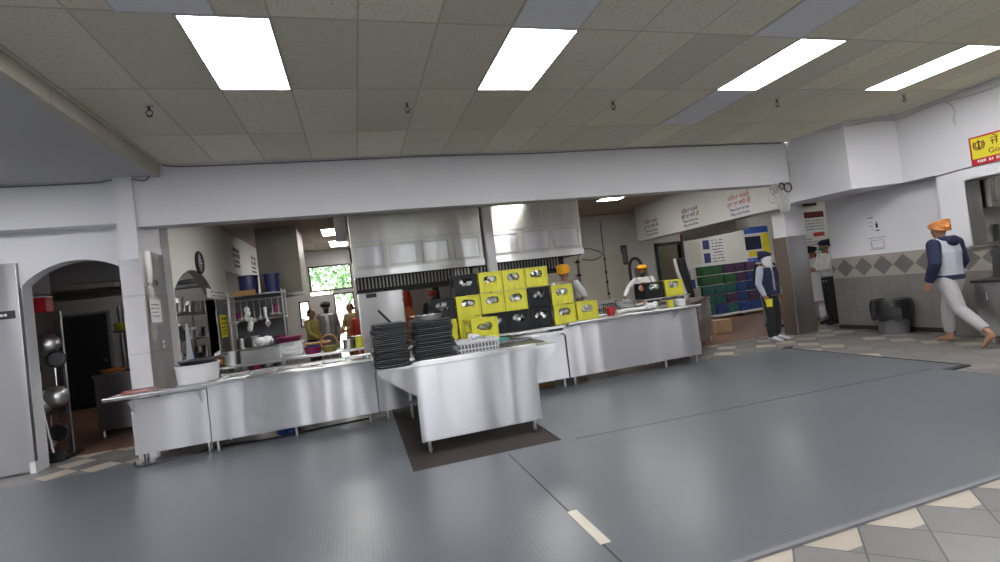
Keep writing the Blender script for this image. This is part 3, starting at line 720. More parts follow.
def fill(c, seed, white=False, n=7):
    global cup
    r = random.Random(seed); q = Matrix.Rotation(c.rotation_euler[2], 4, 'Z')
    for k in range(n):
        if cup is None:
            m = MB(); m.lathe([(.001, 0), (.026, 0), (.034, .085), (.036, .086), (.032, .084), (.024, .004), (.001, .004)], seg=12)
            cup = m.build('steel_tumbler', 'chrome', smooth=True); o = cup
            wm = MB().lathe([(.001, 0), (.026, 0), (.034, .085), (.036, .086), (.032, .084), (.024, .004), (.001, .004)], seg=12).build('plastic_tumbler', 'whiteplastic', smooth=True); fill.w = wm; fill.first = True
        else: o = None
        isw = r.random() < .4
        if o is None:
            if isw and fill.first: o = fill.w; fill.first = False
            else: o = (fill.w if isw else cup).copy(); COL.objects.link(o)
        x = -.10 + .2 * (k + .5) / n + r.uniform(-.01, .01); z = .15 + r.uniform(0, .07)
        p = q @ Vector((x, -.04 + (-.09 if k % 3 == 0 else -.10) * 0 - (.0 if k % 3 == 0 else .085) + r.uniform(-.0, .02), z))
        o.location = Vector(c.location) + p; o.rotation_euler = ((PI / 2 if k % 3 == 0 else -PI / 2) + r.uniform(-.35, .35), r.uniform(-.4, .4), c.rotation_euler[2] + r.uniform(-.6, .6))
        l_ = ('white plastic' if o.data.name.startswith('plastic') else 'steel') + ' tumbler inside ' + SHORT[seed]; tag(o, l_, 'tumbler', l_)
SHORT = ['the yellow crate half hidden behind the right tray stack', 'the leftmost black crate of the bottom row', 'the middle black crate of the bottom row', 'the rightmost black crate of the bottom row', 'the lower yellow crate of the right pair', 'the single yellow crate at the right end',
 'the leftmost black crate of the middle row', 'the yellow crate under the top black one', 'the middle row yellow crate under the white post', 'the middle row yellow crate left of the black one', 'the right black crate of the middle row', 'the upper yellow crate of the right pair',
 'the top black crate', 'the leftmost yellow crate of the top row', 'the middle yellow crate of the top row', 'the rightmost yellow crate of the top row', 'the yellow crate behind the turned one']
SHORT = dict(enumerate(SHORT)); SHORT.update({77: 'the turned yellow crate on the island', 90: 'the black crate on the low stand', 91: 'the yellow crate on the low stand'})
CR = [
 (1.17, 7.17, 0, 'y', 'yellow milk crate on the worktop, half hidden behind the right tray stack'),
 (1.93, 7.17, 0, 'b', 'black milk crate on the worktop, leftmost black one of the bottom row'),
 (2.285, 7.17, 0, 'b', 'black milk crate on the worktop, middle black one of the bottom row'),
 (2.64, 7.17, 0, 'b', 'black milk crate on the worktop, rightmost black one of the bottom row'),
 (3.03, 7.17, 0, 'y', 'yellow milk crate on the worktop, lower of the right pair'),
 (3.42, 7.19, 0, 'y', 'single yellow milk crate on the worktop, at the right end of the crate wall'),
 (1.17, 7.17, 1, 'b', 'black milk crate in the middle row, leftmost, above the tray stacks'),
 (1.55, 7.17, 1, 'y', 'yellow milk crate in the middle row, under the top black crate'),
 (1.915, 7.17, 1, 'y', 'yellow milk crate in the middle row, under the white post'),
 (2.275, 7.17, 1, 'y', 'yellow milk crate in the middle row, left of the middle black crate'),
 (2.64, 7.17, 1, 'b', 'black milk crate in the middle row, toward the right end'),
 (3.03, 7.19, 1, 'y', 'yellow milk crate in the middle row, upper of the right pair'),
 (1.545, 7.17, 2, 'b', 'black milk crate in the top row, at its left end'),
 (1.915, 7.17, 2, 'y', 'yellow milk crate in the top row, beside the black one'),
 (2.275, 7.17, 2, 'y', 'yellow milk crate in the top row, second yellow from the right'),
 (2.645, 7.17, 2, 'y', 'yellow milk crate in the top row, at its right end'),
 (1.55, 7.17, 0, 'y', 'yellow milk crate on the worktop, behind the turned one'),
]
for i, (x, y, l, c, lab) in enumerate(CR):
    k = crate('milk_crate', 'yellow' if c == 'y' else 'crateblack', lab, (x, y, .931 + l * .3085), rnd.uniform(-.015, .015))
    fill(k, i)
k = crate('milk_crate', 'yellow', 'yellow milk crate standing on the island, turned slightly, nearest of all', (1.58, 6.58, .9165), .16, W=.18); fill(k, 77)
# pair of crates far right on a riser
MBr = thing('steel_riser', (5.0, 7.38, .951), 'low dark steel stand on the right worktop under two crates', 'stand')
MB().box(-.46, .46, -.18, .18, .15, .17, .004).build('shelf', 'steel_dark', MBr)
for x in (-.43, .43):
    for y in (-.15, .15): MB().box(x - .012, x + .012, y - .012, y + .012, 0, .15).build('leg', 'steel_dark', MBr)
k = crate('milk_crate', 'crateblack', 'black milk crate on the low stand, near the right end of the worktop', (4.78, 7.38, 1.122), 0, H=.27); fill(k, 90)
k = crate('milk_crate', 'yellow', 'yellow milk crate on the low stand, rightmost crate of all', (5.16, 7.38, 1.122), 0, H=.27); fill(k, 91)
m = MB(); rr = random.Random(2)
for i in range(6): m.ball((rr.uniform(-.05, .05), rr.uniform(-.03, .03), .05 + rr.uniform(-.03, .05)), (.04, .03, .045), 8)
tag(m.build('white_rag', 'whitecl', loc=(1.42, 6.32, .918), smooth=True), 'crumpled white rag in front of the turned yellow crate', 'rag')

# utensils on the right worktop
def tub(name, loc, r, h, mat, label, cat='tub', lid=None, handles=False, group=None, t2=1.12):
    t = thing(name, loc, label, cat, group=group)
    MB().lathe([(.001, 0), (r, 0), (r * t2, h), (r * t2 + .012, h), (r * t2 + .012, h + .012), (r * t2 - .008, h + .012), (r - .008, .008), (.001, .008)], seg=28).build('body', mat, t, smooth=True)
    if lid: MB().lathe([(.001, h + .03), (r * .6, h + .028), (r * t2 + .006, h + .018), (r * t2 + .008, h + .0125), (.001, h + .0125)], seg=28).build('lid', lid, t, smooth=True)
    if handles:
        for s in (-1, 1):
            m = MB(); m.tube([(s * r * t2, -.05, h * .75), (s * (r * t2 + .05), -.04, h * .78), (s * (r * t2 + .05), .04, h * .78), (s * r * t2, .05, h * .75)], .008, 6); m.build('handle', mat, t)
    return t
tub('red_tub', (3.86, 7.1, .951), .06, .12, 'redp', 'small red container right of the single yellow crate')
tub('yellow_cup', (4.86, 6.95, .951), .05, .11, 'yellow', 'small yellow cup near the right end of the worktop')
tub('white_tub', (5.12, 7.05, .951), .08, .1, 'whiteplastic', 'small white tub at the right end of the worktop')
m = MB(); m.tube([(-.27, 0, .04), (.25, .02, .045)], .035, 10); tag(m.build('paper_roll', 'paper', loc=(4.2, 7.05, .951), smooth=True), 'long white roll lying on the right worktop', 'roll')
m = MB(); rr = random.Random(8)
for i in range(7): m.ball((rr.uniform(-.08, .08), rr.uniform(-.05, .05), .05 + rr.uniform(-.02, .06)), (.06, .05, .05), 8)
tag(m.build('white_bag', 'whiteplastic', loc=(4.55, 7.05, .955), smooth=True), 'crumpled white bag beside the white roll', 'bag')
for i, (x, mat) in enumerate(((3.98, 'black'), (4.3, 'steel_dark'))):
    t = thing('wire_rack', (x, 7.35, .951), ('black' if i == 0 else 'dark steel') + ' wire rack at the back of the right worktop', 'rack')
    m = MB()
    for z in (.02, .1, .17): m.box(-.15, .15, -.08, -.072, z, z + .008); m.box(-.15, .15, .072, .08, z, z + .008)
    for j in range(9): xx = -.15 + j * .0365; m.box(xx, xx + .006, -.08, -.074, 0, .18); m.box(xx, xx + .006, .074, .08, 0, .18)
    m.build('grid', mat, t)
    m = MB(); 
    for j in range(7): m.tube([(-.12 + j * .04, -.05, .1), (-.1 + j * .04, .05, .19)], .008, 6)
    m.build('handle_row', 'steel_dark' if i else 'black', t)
for i in range(7):
    m = MB(); L = .12 + .04 * rnd.random(); m.tube([(-L, 0, .006), (L * .4, 0, .008)], .005, 6); m.ball((L * .7, 0, .01), (.05, .03, .008), 8)
    o = m.build('serving_spoon', 'chrome', loc=(4.3 + rnd.uniform(0, .7), 6.95 + rnd.uniform(-.03, .12), .951), smooth=True); o.rotation_euler.z = rnd.uniform(-.8, .8)
    tag(o, 'steel serving spoon scattered on the right worktop', 'spoon', 'spoons on the right worktop')
# left worktop things
t = tub('white_tub', (-2.02, 7.2, .861), .225, .215, 'whiteplastic', 'large round white tub on the left worktop beneath the arch', t2=1.1)
t = thing('black_pan', (-2.0, 7.2, 1.09), 'wide black pan resting on top of the large white tub', 'pan')
MB().lathe([(.001, 0), (.2, 0), (.235, .05), (.23, .055), (.19, .01), (.001, .008)], seg=28).build('bowl', 'black', t, smooth=True)
MB().tube([(.2, -.1, .05), (.3, -.1, .08), (.36, -.08, .07)], .01, 8).build('handle', 'black', t, smooth=True)
for i in range(7):
    m = MB(); m.tube([(-.2, 0, .01), (.16, 0, .012)], [(.012, .006), (.009, .005)], 6)
    m.tube([(-.2, .025, .01), (.16, .004, .012)], [(.012, .006), (.009, .005)], 6)
    o = m.build('serving_tongs', 'redp' if i % 3 == 1 else ('chrome' if i % 2 else 'steel_dark'), loc=(-2.5 + rnd.uniform(-.08, .08), 6.78 + i * .033, .861 + .004 * i), smooth=True); o.rotation_euler.z = rnd.uniform(-.15, .35)
    tag(o, ('red' if i % 3 == 1 else 'steel') + ' handled tongs lying in a heap at the left end of the worktop', 'tongs', 'tongs at the left end of the worktop' + (' in red' if i % 3 == 1 else ''))
tag(MB().box(-.16, .16, -.1, .1, 0, .012, .003).build('cutting_board', 'whiteplastic', loc=(-1.55, 6.86, .861)), 'thin white board on the left worktop right of the white tub', 'board')
# things under the counters
tag(MB().box(-.16, .16, -.12, .12, 0, .1, .004).build('wooden_block', 'wood', loc=(2.62, 7.3, 0)), 'pale wooden block on the floor under the counter, right of the island', 'block')
m = MB(); rr = random.Random(12)
for i in range(5): m.ball((rr.uniform(-.1, .1), rr.uniform(-.05, .05), .05), (.08, .06, .045), 8)
tag(m.build('blue_bag', 'blue', loc=(-1.0, 7.15, .0), smooth=True), 'crumpled blue bag on the floor under the long left counter', 'bag')
cable('floor_cable', [(-2.75, 7.05, .02), (-2.6, 6.8, .025), (-2.2, 6.95, .02), (-1.7, 7.1, .02), (-1.2, 7.0, .02), (-.6, 7.1, .02), (0, 7.15, .02)], .014, 'black cable lying on the floor beneath the left counters', 'black')

# ------------------------------------------------------------ hoods
def hood(x0, x1, y0, y1, zb, n, label, plain_rows=True):
    t = thing('extractor_hood', ((x0 + x1) / 2, y0, zb), label, 'hood'); a, b, d = x0 - (x0 + x1) / 2, x1 - (x0 + x1) / 2, y1 - y0
    H = KZ - zb - .01
    MB().box(a, b, 0, .02, 0, H, .004).build('front_sheet', 'steel_hood', t)
    m = MB(); m.box(a, a + .02, .02, d, 0, H); m.box(b - .02, b, .02, d, 0, H); m.build('side_sheet', 'steel_hood', t)
    MB().box(a - .01, b + .01, -.03, .02, 0, .13, .006).build('lower_lip', 'steel', t)
    w = (b - a) / n
    for i in range(n):
        x = a + i * w + .05; m = MB(); x2 = a + (i + 1) * w - .05
        for q in ((x, x2, .18, .21), (x, x2, .57, .60)): m.box(q[0], q[1], -.022, 0, q[2], q[3], .004)
        m.box(x, x + .03, -.022, 0, .18, .6, .004); m.box(x2 - .03, x2, -.022, 0, .18, .6, .004)
        f = m.build('panel_frame', 'steel_dark', t); MB().box(x + .03, x2 - .03, -.008, .0, .21, .57, .003).build('panel', 'steel_panel', f)
    m = MB(); m.box(a, b, -.012, 0, .66, .69)
    for i in range(1, n + 2): m.box(a + i * (b - a) / (n + 2) - .004, a + i * (b - a) / (n + 2) + .004, -.008, 0, .69, H)
    m.build('seam_strip', 'steel_dark', t)
    MB().box(a + .02, b - .02, .04, .06, -.02, .0).box(a + .02, b - .02, d - .1, d - .06, -.28, .5).build('filter_backing', 'darkgap', t)
    m = MB(); k = int((b - a - .1) / .075)
    for i in range(k): x = a + .05 + i * .075; m.box(x, x + .03, d - .125, d - .1, -.2, .3)
    m.build('filter_fins', 'steel_dark', t)
    MB().box(a, b, d - .18, d, -.32, -.26, .004).build('grease_gutter', 'darkgap', t)
    return t
hood(.02, 2.6, 9.8, 10.95, 2.12, 4, 'long stainless extractor hood left of the white post, with framed panels')
hood(2.72, 4.84, 9.8, 10.95, 2.14, 3, 'stainless extractor hood right of the white post, bright at its top')
hd = thing('extractor_hood', (-1.5, 11.6, 2.0), 'plain dull brownish hood box hanging beyond the navy buckets', 'hood')
MB().prism([(-.42, .0), (.42, .0), (.42, 1.49), (-.42, 1.49)], 0, 1.2, 'y').build('box', 'hoodbrown', hd)
MB().box(-.43, .43, -.02, 0, 0, .06).build('lip', 'steel_dark', hd)
tag(MB().box(-.075, .075, -.075, .075, 0, 2.6, .004).build('white_post', 'wall', loc=(2.42, 8.6, .9)), 'square white post rising behind the crates between the two hoods', 'post')
o = MB().box(-.12, .1, -.1, .1, 0, .65).build('dark_duct', 'black', loc=(-.12, 9.9, 2.85)); tag(o, 'small black duct box at the left end of the long hood', 'duct')
# support for post: pedestal cabinet behind the counters
t = thing('steel_cabinet', (2.42, 8.6, 0), 'low steel cabinet under the white post behind the serving line', 'cabinet')
MB().box(-.9, .9, -.3, .3, .1, .9, .005).build('body', 'steel_dark', t)
for x in (-.45, .45): 
    d = MB().box(x - .42, x + .42, -.318, -.302, .14, .86, .004).build('door', 'steel', t); MB().tube([(x + .3, -.33, .4), (x + .3, -.33, .6)], .008, 6).build('handle', 'chrome', d)
for x in (-.85, .85): MB().box(x - .03, x + .03, -.28, .28, 0, .1).build('foot', 'black', t)

# cooking line
for i, (x0, x1, lab) in enumerate(((1.1, 2.4, 'steel cooking range under the long hood, seen between trays and crates'), (2.75, 4.7, 'steel cooking range under the right hood'))):
    t = thing('cooking_range', ((x0 + x1) / 2, 10.0, 0), lab, 'range'); w = (x1 - x0) / 2
    MB().box(-w, w, 0, .8, .12, .88, .006).build('body', 'steel_dark', t); MB().box(-w, w, .74, .8, .88, 1.05).build('back_guard', 'steel', t)
    m = MB()
    for k in range(6): m.cyl((-w + .15 + k * (2 * w - .3) / 5, 0, .8), (-w + .15 + k * (2 * w - .3) / 5, -.03, .8), .025, seg=10)
    m.build('knobs', 'black', t)
    MB().box(-w + .03, w - .03, .05, .7, .88, .905).build('grate', 'darkgap', t)
    for x in (-w + .06, w - .06):
        for y in (.06, .74): MB().cyl((x, y, 0), (x, y, .12), .02, seg=8).build('leg', 'steel_dark', t)
tub('steel_pot', (1.45, 10.35, .907), .17, .28, 'steel', 'tall steel pot on the range behind the trays', 'pot', handles=True, t2=1.0)
tub('steel_pot', (3.3, 10.35, .907), .2, .3, 'steel', 'large steel pot on the range under the right hood', 'pot', handles=True, t2=1.0)
tub('steel_pot', (4.0, 10.35, .907), .18, .25, 'steel', 'smaller steel pot right of the large one under the right hood', 'pot', handles=True, t2=1.0)
# big tilting kettle / steel upright behind the left tray stack
t = thing('tilting_kettle', (.5, 10.1, 0), 'large pale steel kettle with raised lid and black lever behind the left tray stack', 'kettle')
MB().box(-.45, .4, 0, .7, .12, .85, .03).build('body', 'steel', t)
m = MB(); m.box(-.47, .42, -.02, .06, .85, 1.82, .03); m.build('raised_lid', 'steel', t)
m = MB(); m.tube([(-.1, -.05, 1.45), (.1, -.12, 1.2), (.32, -.2, .98)], .022, 8); m.build('lever', 'black', t, smooth=True)
for x in (-.38, .33):
    for y in (.07, .63): MB().cyl((x, y, 0), (x, y, .12), .025, seg=8).build('leg', 'steel_dark', t)
MB().box(-.3, -.1, -.04, -.02, 1.72, 1.8).build('hinge_plate', 'black', t)

# prep table behind the left counter, with racks and pots
t = thing('prep_table', (-1.1, 9.0, 0), 'long steel prep table behind the left serving counter', 'table')
MB().box(-1.15, 1.15, -.3, .35, .84, .88, .006).build('top', 'steel_top', t); MB().box(-1.1, 1.1, -.27, .3, .25, .28).build('undershelf', 'steel_dark', t)
for x in (-1.08, 1.08):
    for y in (-.24, .28): MB().cyl((x, y, 0), (x, y, .84), .022, seg=8).build('leg', 'chrome', t)
# tall shelving by the left kitchen wall
sh = thing('storage_rack', (-1.95, 10.95, 0), 'steel shelf rack crowded with cookware beside the kitchen arch', 'rack')
for x in (-.42, .55):
    for y in (-.22, .22): MB().cyl((x, y, 0), (x, y, 2.12), .016, seg=8).build('post', 'chrome', sh)
for z in (.5, 1.0, 1.55, 2.05): MB().box(-.44, .57, -.24, .24, z, z + .025, .003).build('shelf', 'steel_dark', sh)
MB().box(-.44, .57, .225, .235, .5, 2.05).build('back_sheet', 'greyplastic', sh)
def bucket(loc, r, h, mat, label):
    t = tub('bucket', loc, r, h, mat, label, 'bucket', lid=mat, t2=1.1)
    m = MB(); m.tube([(r * 1.1 * math.cos(a), -.02 - r * .9 * math.sin(a) * .6, h * .9 - .12 * math.sin(a)) for a in [PI * k / 10 for k in range(11)]], .005, 5); m.build('handle', 'chrome', t)
p = at(254, 299, 10.9); bucket((-2.02, 10.95, 2.076), .17, .36, 'bluebucket', 'navy bucket on the rack top, left of the pair')
bucket((-1.58, 10.93, 2.076), .14, .36, 'bluebucket', 'navy bucket with pale marks on the rack top, right of the pair')
m = MB(); 
for k in range(7): m.box(-.06 - .0 + k * .0, .06, -.02, .02, 0, .01)
t = thing('wooden_tray', (-2.05, 10.62, 2.02), 'light wooden tray hooked on the rack front below the buckets', 'tray')
MB().box(-.2, .2, -.03, .03, .04, .055, .003).build('base', 'wood', t); MB().box(-.2, .2, -.035, -.022, .03, .13, .003).build('front_slat', 'wood', t)
rk = random.Random(21)
for z in (.526, 1.026, 1.576):
    x = -2.25
    while x < -1.5:
        r = rk.uniform(.06, .11); h = rk.uniform(.1, .24); mt = rk.choice(['steel', 'whiteplastic', 'black', 'magenta', 'steel_dark', 'chrome'])
        nm = {'steel': 'steel', 'chrome': 'shiny steel', 'steel_dark': 'dull steel', 'whiteplastic': 'white', 'black': 'black', 'magenta': 'magenta'}[mt]
        tub('cooking_pot', (x, 10.93, z), r, h, mt, '%s pot on the %s shelf of the crowded rack, %s' % (nm, {.526: 'lowest', 1.026: 'middle', 1.576: 'upper'}[z], 'left end' if x < -2.1 else ('right end' if x > -1.7 else 'midway along')), 'pot', t2=1.05, group='%s pots, rack level %d' % (nm, int(z * 10)))
        x += 2.3 * r + .06
# hanging utensils from a rail in front of rack
t = thing('utensil_rail', (-1.95, 10.5, 1.95), 'rail of hanging ladles and whisks in front of the crowded rack', 'rail')
MB().tube([(-.45, 0, 0), (.6, 0, 0)], .01, 8).build('bar', 'chrome', t)
m = MB(); m.tube([(-.44, 0, 0), (-.44, .22, .0)], .008, 6); m.tube([(.56, 0, 0), (.56, .22, 0)], .008, 6); m.build('bracket', 'chrome', t)
for i in range(9):
    x = -.38 + i * .11; L = rk.uniform(.28, .42)
    m = MB(); m.tube([(0, 0, .012), (0, -.012, -.01), (0, -.012, -L)], .006, 6)
    if i % 3 == 0: 
        for k in range(6): a = PI * k / 6; m.tube([(0, -.012, -L), (.05 * math.cos(a), -.012 + .05 * math.sin(a), -L - .09), (0, -.012, -L - .17), (-.05 * math.cos(a), -.012 - .05 * math.sin(a), -L - .09), (0, -.012, -L)], .0025, 4)
        n, l = 'whisk', 'wire whisk hanging from the rail before the crowded rack'
    else:
        m.lathe([(.001, -.06), (.04, -.05), (.062, -.01), (.06, 0), (.055, -.01), (.035, -.045), (.001, -.05)], (0, -.04, -L)); n, l = 'ladle', 'steel ladle hanging from the rail before the crowded rack'
    o = m.build(n, 'chrome', smooth=True, loc=(-1.95 + x, 10.49, 1.95)); tag(o, l, n, n + 's on the kitchen rail')
# objects on prep table
def P(nm, x, r, h, mat, lab, y=8.95, **k): return tub(nm, (x, y, .881), r, h, mat, lab, k.pop('cat', 'bowl'), **k)
P('steel_pot', -2.02, .13, .2, 'steel', 'steel pot at the left end of the prep table', handles=True, cat='pot', t2=1)
tag(MB().box(-.3, .3, -.2, .2, 0, .2, .02).build('steel_bin', 'steel_dark', loc=(-1.55, 8.98, .881)), 'deep dull steel bin on the prep table below the hanging ladles', 'bin')
P('magenta_bowl', -1.13, .16, .07, 'magenta', 'wide magenta bowl on top of the stacked steel pans', y=9.0, t2=1.25).location.z = 1.13
P('magenta_bowl', -.78, .12, .1, 'magenta', 'deep magenta bowl beside the ochre basket')
pan = None
for i in range(9):
    m = MB(); m.box(-.17, .17, -.12, .12, 0, .006); m.box(-.19, .19, -.14, -.12, .02, .026); m.box(-.19, .19, .12, .14, .02, .026); m.box(-.19, -.17, -.14, .14, .02, .026); m.box(.17, .19, -.14, .14, .02, .026)
    m.box(-.172, -.168, -.12, .12, 0, .024); m.box(.168, .172, -.12, .12, 0, .024); m.box(-.17, .17, -.122, -.118, 0, .024); m.box(-.17, .17, .118, .122, 0, .024)
    if pan is None: pan = m.build('steel_pan', 'steel'); o = pan
    else: m.b.free(); o = pan.copy(); COL.objects.link(o)
    o.location = (-1.1, 9.0, .881 + i * .027); o.rotation_euler = (0, 0, rnd.uniform(-.1, .1)); tag(o, 'shallow steel pan in the slanted stack on the prep table', 'pan', 'stacked steel pans on the prep table')
t = thing('ochre_basket', (-.5, 8.8, .881), 'round ochre basket with ring rim on the prep table', 'basket')
m = MB(); m.lathe([(.001, 0), (.1, 0), (.14, .1), (.13, .1), (.09, .01), (.001, .01)]); m.build('bowl', 'olive', t, smooth=True)
m = MB(); m.tube([(.13 * math.cos(a), -.05, .16 + .13 * math.sin(a)) for a in [2 * PI * k / 20 for k in range(21)]], .012, 8); m.build('ring', 'wood', t, smooth=True)
P('steel_pot', -.2, .09, .14, 'steel', 'small steel pot right of the ochre basket', cat='pot', t2=1)
t = tub('water_jug', (-.02, 8.85, .881), .07, .18, 'yellow', 'pale yellow jug at the right end of the prep table', 'jug', lid='whiteplastic', t2=.9)
tub('steel_kettle', (.06, 9.15, .881), .1, .16, 'black', 'black kettle behind the yellow jug', 'kettle', lid='black', t2=.8) .location.x = -.1
m = MB(); rr = random.Random(4)
for i in range(6): m.ball((rr.uniform(-.04, .04), rr.uniform(-.03, .03), -.1 - i * .07), (.05, .04, .07), 8)
tag(m.build('white_bag', 'whiteplastic', loc=(-1.98, 10.42, 1.86), smooth=True), 'long white bag hanging in front of the crowded rack', 'bag')
m = MB(); rr = random.Random(6)
for i in range(6): m.ball((rr.uniform(-.09, .09), rr.uniform(-.06, .06), .08 + rr.uniform(-.02, .05)), (.09, .07, .08), 8)
tag(m.build('white_bag', 'whiteplastic', loc=(-1.52, 9.0, 1.082), smooth=True), 'knotted white bag on top of the dull steel bin', 'bag')
tag(MB().box(-.25, .25, -.15, .15, 0, .03, .004).build('chopping_board', 'wood', loc=(-.75, 9.15, 1.02)), 'wooden chopping board near the side window', 'board')
tub('blue_tub', (-.78, 9.15, .881), .1, .125, 'blue', 'blue tub under the wooden chopping board', t2=1.1)
# shelves inside the kitchen arch
t = thing('storage_rack', (-3.0, 9.95, 0), 'dark shelf rack seen through the kitchen arch', 'rack')
for x in (-.15, .25):
    for y in (-1.4, 1.3): MB().cyl((x, y, 0), (x, y, 2.0), .016, seg=8).build('post', 'steel_dark', t)
for z in (.9, 1.35, 1.8): MB().box(-.17, .27, -1.42, 1.32, z, z + .025).build('shelf', 'steel_dark', t)
rk = random.Random(31)
for z in (.926, 1.376, 1.826):
    y = 8.75
    while y < 11.1:
        r = rk.uniform(.08, .13); h = rk.uniform(.1, .26); mt = rk.choice(['steel', 'steel_dark', 'whiteplastic', 'black', 'blue', 'chrome'])
        nm = {'steel': 'steel', 'chrome': 'shiny', 'steel_dark': 'dull', 'whiteplastic': 'white', 'black': 'black', 'blue': 'blue'}[mt]
        tub('cooking_pot', (-2.95, y, z), r, h, mt, '%s pot on the %s shelf inside the arch, %s' % (nm, {.926: 'lowest', 1.376: 'middle', 1.826: 'top'}[z], 'toward the front' if y < 9.2 else ('toward the back' if y > 10 else 'midway along')), 'pot', t2=1.05, group='%s pots, shelf %d inside the arch' % (nm, int(z * 10)))
        y += 2.3 * r + .05
P2 = at(172, 320, 8.3)
m = MB(); m.rings([[(.025 * math.sin(j * 2.1) * f, .02 + (.05 + .10 * f) * (j / 9 - .5) * 2 * (1 - .12 * math.sin(5 * f)), .62 - .6 * f) for j in range(10)] + [(.025 * math.sin(j * 2.1) * f - .012, .02 + (.05 + .10 * f) * (j / 9 - .5) * 2 * (1 - .12 * math.sin(5 * f)), .62 - .6 * f) for j in range(9, -1, -1)] for f in (0, .2, .4, .6, .8, 1)]); tag(m.build('white_apron', 'heather', smooth=True, loc=(-2.41, 8.28, 1.0)), 'pale apron hanging on the arch jamb beside the steel column', 'apron')
for i, (yy, c_) in enumerate(((10.78, 'saffron'), (10.9, 'red'), (11.02, 'yellow'))):
    t = tub('squeeze_bottle', (-2.26 + .02 * i, 9.25 + i * -.2, .881), .035, .16, {'saffron': 'orangecl', 'red': 'redp', 'yellow': 'yellow'}[c_], '%s sauce bottle at the left end of the prep table' % {'saffron': 'orange', 'red': 'red', 'yellow': 'yellow'}[c_], 'bottle', t2=.8)
    MB().lathe([(.028, .17), (.008, .23), (.001, .232)], seg=12).build('nozzle', 'whiteplastic', t)
RX, LXR, BK = (PI / 2, 0, -PI / 2), (PI / 2, 0, PI / 2), (PI / 2, 0, 0)
def scribble(parent, x0, x1, z, h, mat, seed, plane='y', off=-.004, name='text_line'):
    """a line of print too small to read: a row of thin upright marks"""
    r = random.Random(seed); m = MB(); x = x0
    while x < x1:
        w = r.uniform(.3, .9) * h
        if r.random() > .2: 
            zz = r.uniform(.0, .25) * h
            m.box(x, min(x + w * .7, x1), off, off + .002, z + zz, z + h - r.uniform(0, .2) * h)
        x += w
    return m.build(name, mat, parent)
# signs on the bulkhead: local x runs along -Y, so build flat facing -Y and turn
def wall_sign(loc, rz, w, h, label, rows, name='wall_sign', backing='paper'):
    t = thing(name, loc, label, 'sign', rz)
    MB().box(-w / 2, w / 2, -.003, 0, 0, h).build('sheet', backing, t)
    for kind, a in rows:
        if kind == 'txt': 
            body, mat, size, z, wd = a; text('lettering', body, mat, size, t, (0, -.006, z), (PI / 2, 0, 0), 'CENTER', width=wd)
        elif kind == 'scr': scribble(t, *a)
        elif kind == 'blk':
            x0, x1, z0, z1, mat = a; MB().box(x0, x1, -.006, -.003, z0, z1).build('printed_block', mat, t)
    return t
for (y, z, lab, c1, c2) in ((8.6, 2.53, 'notice with red Punjabi and dark blue English lines, nearest on the bulkhead', 'inkred', 'inkblue'), (10.2, 2.55, 'notice with dull red and black lines, middle one on the bulkhead', 'inkmaroon', 'ink'), (11.85, 2.55, 'notice with faded red and black lines, farthest on the bulkhead', 'inkmaroon', 'ink')):
    wall_sign((8.0, y, z), -PI / 2, .60, .48, lab, [('txt', ('ਕਿਰਪਾ ਕਰਕੇ', c1, .135, .37, 1)), ('txt', ('ਕੁਝ ਨਾ ਖਾਓ ਜੀ', c1, .135, .235, .92)), ('txt', ("Please Don't Eat Any", c2, .085, .135, .76)), ('txt', ('Thing in the Kitchen', c2, .085, .035, .8))])
for (y, z, lab) in ((12.25, 2.75, 'notice with four dark lines on the left kitchen wall, nearer the clock'), (14.2, 2.75, 'notice with faint lines on the left kitchen wall, farther from the clock')):
    wall_sign((-2.45, y, z), PI / 2, .60, .48, lab, [('txt', ('ਕਿਰਪਾ ਕਰਕੇ', 'inkmaroon', .135, .37, 1)), ('txt', ('ਕੁਝ ਨਾ ਖਾਓ ਜੀ', 'ink', .135, .235, .92)), ('txt', ("Please Don't Eat Any", 'ink', .085, .135, .76)), ('txt', ('Thing in the Kitchen', 'ink', .085, .035, .8))])
# steel column: paper notice, small switches
wall_sign((-2.272 + 0, 7.52, 1.68), PI / 2, .36, .30, 'white paper notice taped to the steel column side', [('scr', (-.14, .13, .22, .02, 'greyplastic', 1)), ('scr', (-.14, .13, .17, .02, 'greyplastic', 2)), ('scr', (-.14, .1, .12, .02, 'greyplastic', 3)), ('scr', (-.14, .12, .07, .02, 'greyplastic', 4))], name='paper_notice').location.x = -2.525
for z, y, lab in ((2.18, 7.38, 'round pale plate on the steel column side'), (1.38, 7.7, 'small switch plate low on the steel column side')):
    t = thing('wall_plate', (-2.533, y, z), lab, 'plate'); MB().box(0, .008, -.03, .03, -.05, .05, .003).build('plate', 'whiteplastic', t); MB().box(.008, .014, -.008, .008, -.015, .015).build('switch', 'greyplastic', t)
t = thing('door_knocker', (-2.533, 7.6, 2.2), 'small dark fitting high on the steel column side', 'fitting'); MB().cyl((0, 0, 0), (.02, 0, 0), .04, seg=14).build('base', 'steel_dark', t); MB().tube([(.03, .03 * math.cos(a), .03 * math.sin(a)) for a in [2 * PI * k / 12 for k in range(13)]], .006, 6).build('ring', 'black', t)
